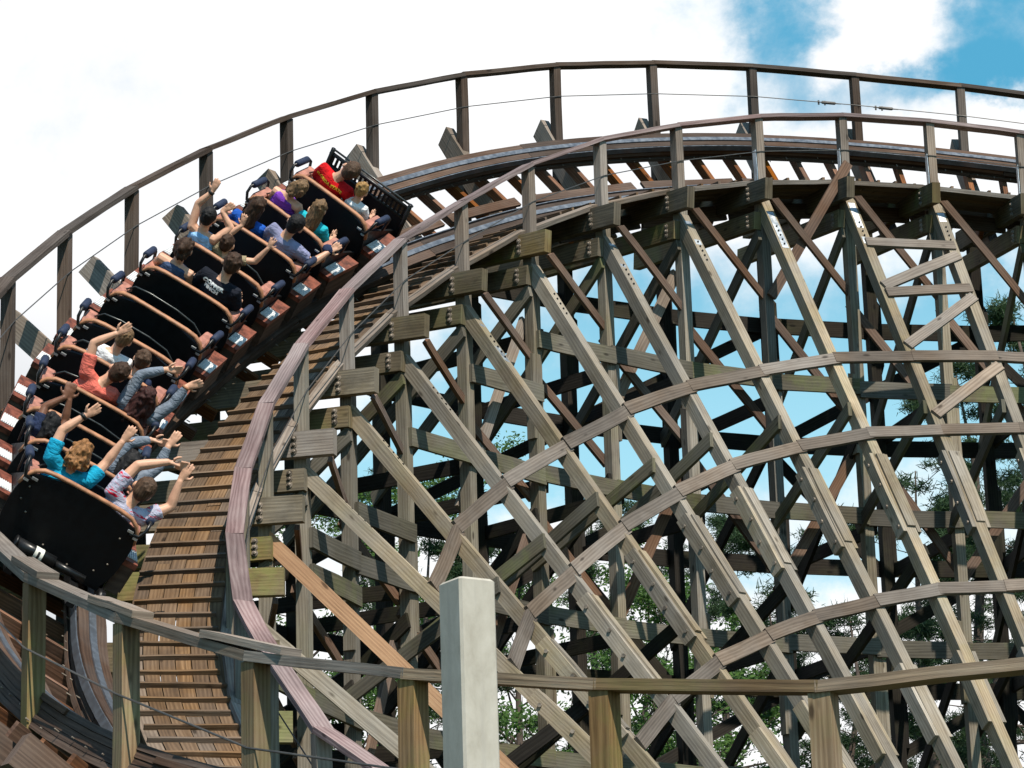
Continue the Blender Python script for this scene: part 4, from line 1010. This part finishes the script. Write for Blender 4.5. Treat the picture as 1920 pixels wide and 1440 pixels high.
# ------------------------------------------------------------------ trees beyond the trestle
def tree(name, label, u, v, dist, kind, crown=.62, seed=1, dens=1.0, group='trees beyond the trestle'):
    r = random.Random(seed); top = pix(u, v, dist); base = V((top.x, top.y, -.1)); H = top.z + .1
    R = thing(name, label, 'tree', base, group)
    tr = MB(); cr = MB(); bend = [V((r.uniform(-.25, .25), r.uniform(-.25, .25), 0)) * (i / 6) for i in range(9)]
    sp = [V((0, 0, H * i / 8)) + bend[i] for i in range(9)]; rad = [.015 * H * (1 - i / 8.0) ** .9 + .012 for i in range(9)]
    tr.tube(sp, rad, 9)
    def at(f): i = min(7, int(f * 8)); return sp[i].lerp(sp[i + 1], f * 8 - i)
    def needles(c, R_, n):
        for _ in range(n):
            d = V((r.gauss(0, 1), r.gauss(0, 1), r.gauss(.25, .8))).normalized(); sd = d.cross(V((r.gauss(0, 1), r.gauss(0, 1), r.gauss(0, 1)))).normalized() * r.uniform(.008, .015)
            q = c + V((r.gauss(0, 1), r.gauss(0, 1), r.gauss(0, .55))) * R_ * .30; e = q + d * R_ * r.uniform(.3, .55)
            cr.quad(q - sd, q + sd, e + sd * .25, e - sd * .25)
    def leaves(c, R_, n):
        for _ in range(n):
            q = c + V((r.gauss(0, .5), r.gauss(0, .5), r.gauss(0, .4))) * R_; a = V((r.gauss(0, 1), r.gauss(0, 1), r.gauss(0, .6))).normalized(); b = a.orthogonal().normalized()
            s = r.uniform(.035, .075); cr.quad(q - a * s, q - b * s * .55, q + a * s, q + b * s * .55)
    nb = int((30 if kind == 'pine' else 24) * dens)
    for i in range(nb):
        f = 1 - crown + crown * (i + r.random()) / nb * .98; p = at(min(.99, f)); az = r.uniform(0, 6.283); q = (f - (1 - crown)) / crown
        if kind == 'pine':
            ln = (.9 + 2.6 * (1 - q) ** .7) * r.uniform(.55, 1.1); rise = r.uniform(-.05, .35)
        else:
            ln = (1.0 + 2.6 * math.sin(min(1, q * .9 + .12) * math.pi) ** .8) * r.uniform(.6, 1.1); rise = r.uniform(.25, .9)
        d = V((math.cos(az), math.sin(az), rise)).normalized(); pts = [p]
        for j in range(4):
            d = (d + V((r.gauss(0, .18), r.gauss(0, .18), r.gauss(.06, .14)))).normalized(); pts.append(pts[-1] + d * ln / 4)
        br = max(.012, .05 * (1 - q * .7) * ln / 3); tr.tube(pts, [br, br * .8, br * .6, br * .42, br * .22], 5)
        tips = []
        for j in range(1, 5):
            for _ in range(2 if j > 1 else 1):
                dd = (d + V((r.gauss(0, .8), r.gauss(0, .8), r.gauss(.15, .35)))).normalized(); e = pts[j] + dd * r.uniform(.25, .75) * (ln / 2.4); tr.tube([pts[j], pts[j].lerp(e, .5) + V((0, 0, .03)), e], [br * .35, br * .25, br * .12], 4); tips.append(e)
        tips.append(pts[-1])
        for e in tips:
            if r.random() < (.12 if kind == 'pine' else .33): continue
            if kind == 'pine': needles(e, r.uniform(.26, .44), int(150 * r.uniform(.6, 1.3)))
            else: leaves(e, r.uniform(.25, .45), int(110 * r.uniform(.5, 1.3)))
    if kind == 'pine':
        for _ in range(3): needles(sp[8] + V((r.gauss(0, .2), r.gauss(0, .2), -r.random() * .5)), .45, 130)
    else:
        for _ in range(3): leaves(sp[8] + V((r.gauss(0, .3), r.gauss(0, .3), -r.random() * .5)), .6, 50)
    tr.obj('trunk', 'bark', R, True); cr.obj('crown', 'pine_needles' if kind == 'pine' else 'broad_leaves', R)
T_ = [('pine_tree', 'tallest pine rising at the right edge of the photograph', 1905, 560, 62, 'pine', .62),
      ('pine_tree', 'dense pine left of the tallest one, behind the leg ties', 1800, 690, 66, 'pine', .66),
      ('pine_tree', 'lower pine behind the right hand batter legs', 1700, 890, 60, 'pine', .7),
      ('pine_tree', 'small pine top showing low between right hand posts', 1590, 1130, 58, 'pine', .7),
      ('pine_tree', 'slender pine tip standing alone in the blue gap', 1345, 965, 72, 'pine', .45),
      ('broadleaf_tree', 'bright green broadleaf tree low behind the middle legs', 1195, 1090, 60, 'leaf', .62),
      ('pine_tree', 'pine with dark tufts just left of the bright green tree', 1085, 935, 74, 'pine', .6),
      ('broadleaf_tree', 'loose broadleaf tree with open crown behind the left posts', 850, 870, 70, 'leaf', .6),
      ('broadleaf_tree', 'open crowned tree low behind the concrete column', 985, 1060, 64, 'leaf', .6),
      ('pine_tree', 'pine behind the orange batter leg', 690, 900, 76, 'pine', .6),
      ('broadleaf_tree', 'green tree at the left end of the trestle, beside the walkway', 575, 930, 66, 'leaf', .6),
      ('pine_tree', 'pine showing its top beneath the lowest girt ring', 1460, 1120, 64, 'pine', .65),
      ('broadleaf_tree', 'low broadleaf tree at the bottom of the frame near the middle handrail posts', 1290, 1260, 56, 'leaf', .6),
      ('pine_tree', 'pine at the far right, its trunk bare below the tufts', 1960, 700, 70, 'pine', .6),
      ('pine_tree', 'short pine filling the gap right of the lowest girt ring', 1850, 940, 58, 'pine', .75),
      ('pine_tree', 'pine crown seen between the two left hand girts, half hidden by posts', 780, 1000, 62, 'pine', .6)]
for i, a in enumerate(T_): tree(a[0], a[1], a[2], a[3], a[4], a[5], a[6], seed=20 + i)
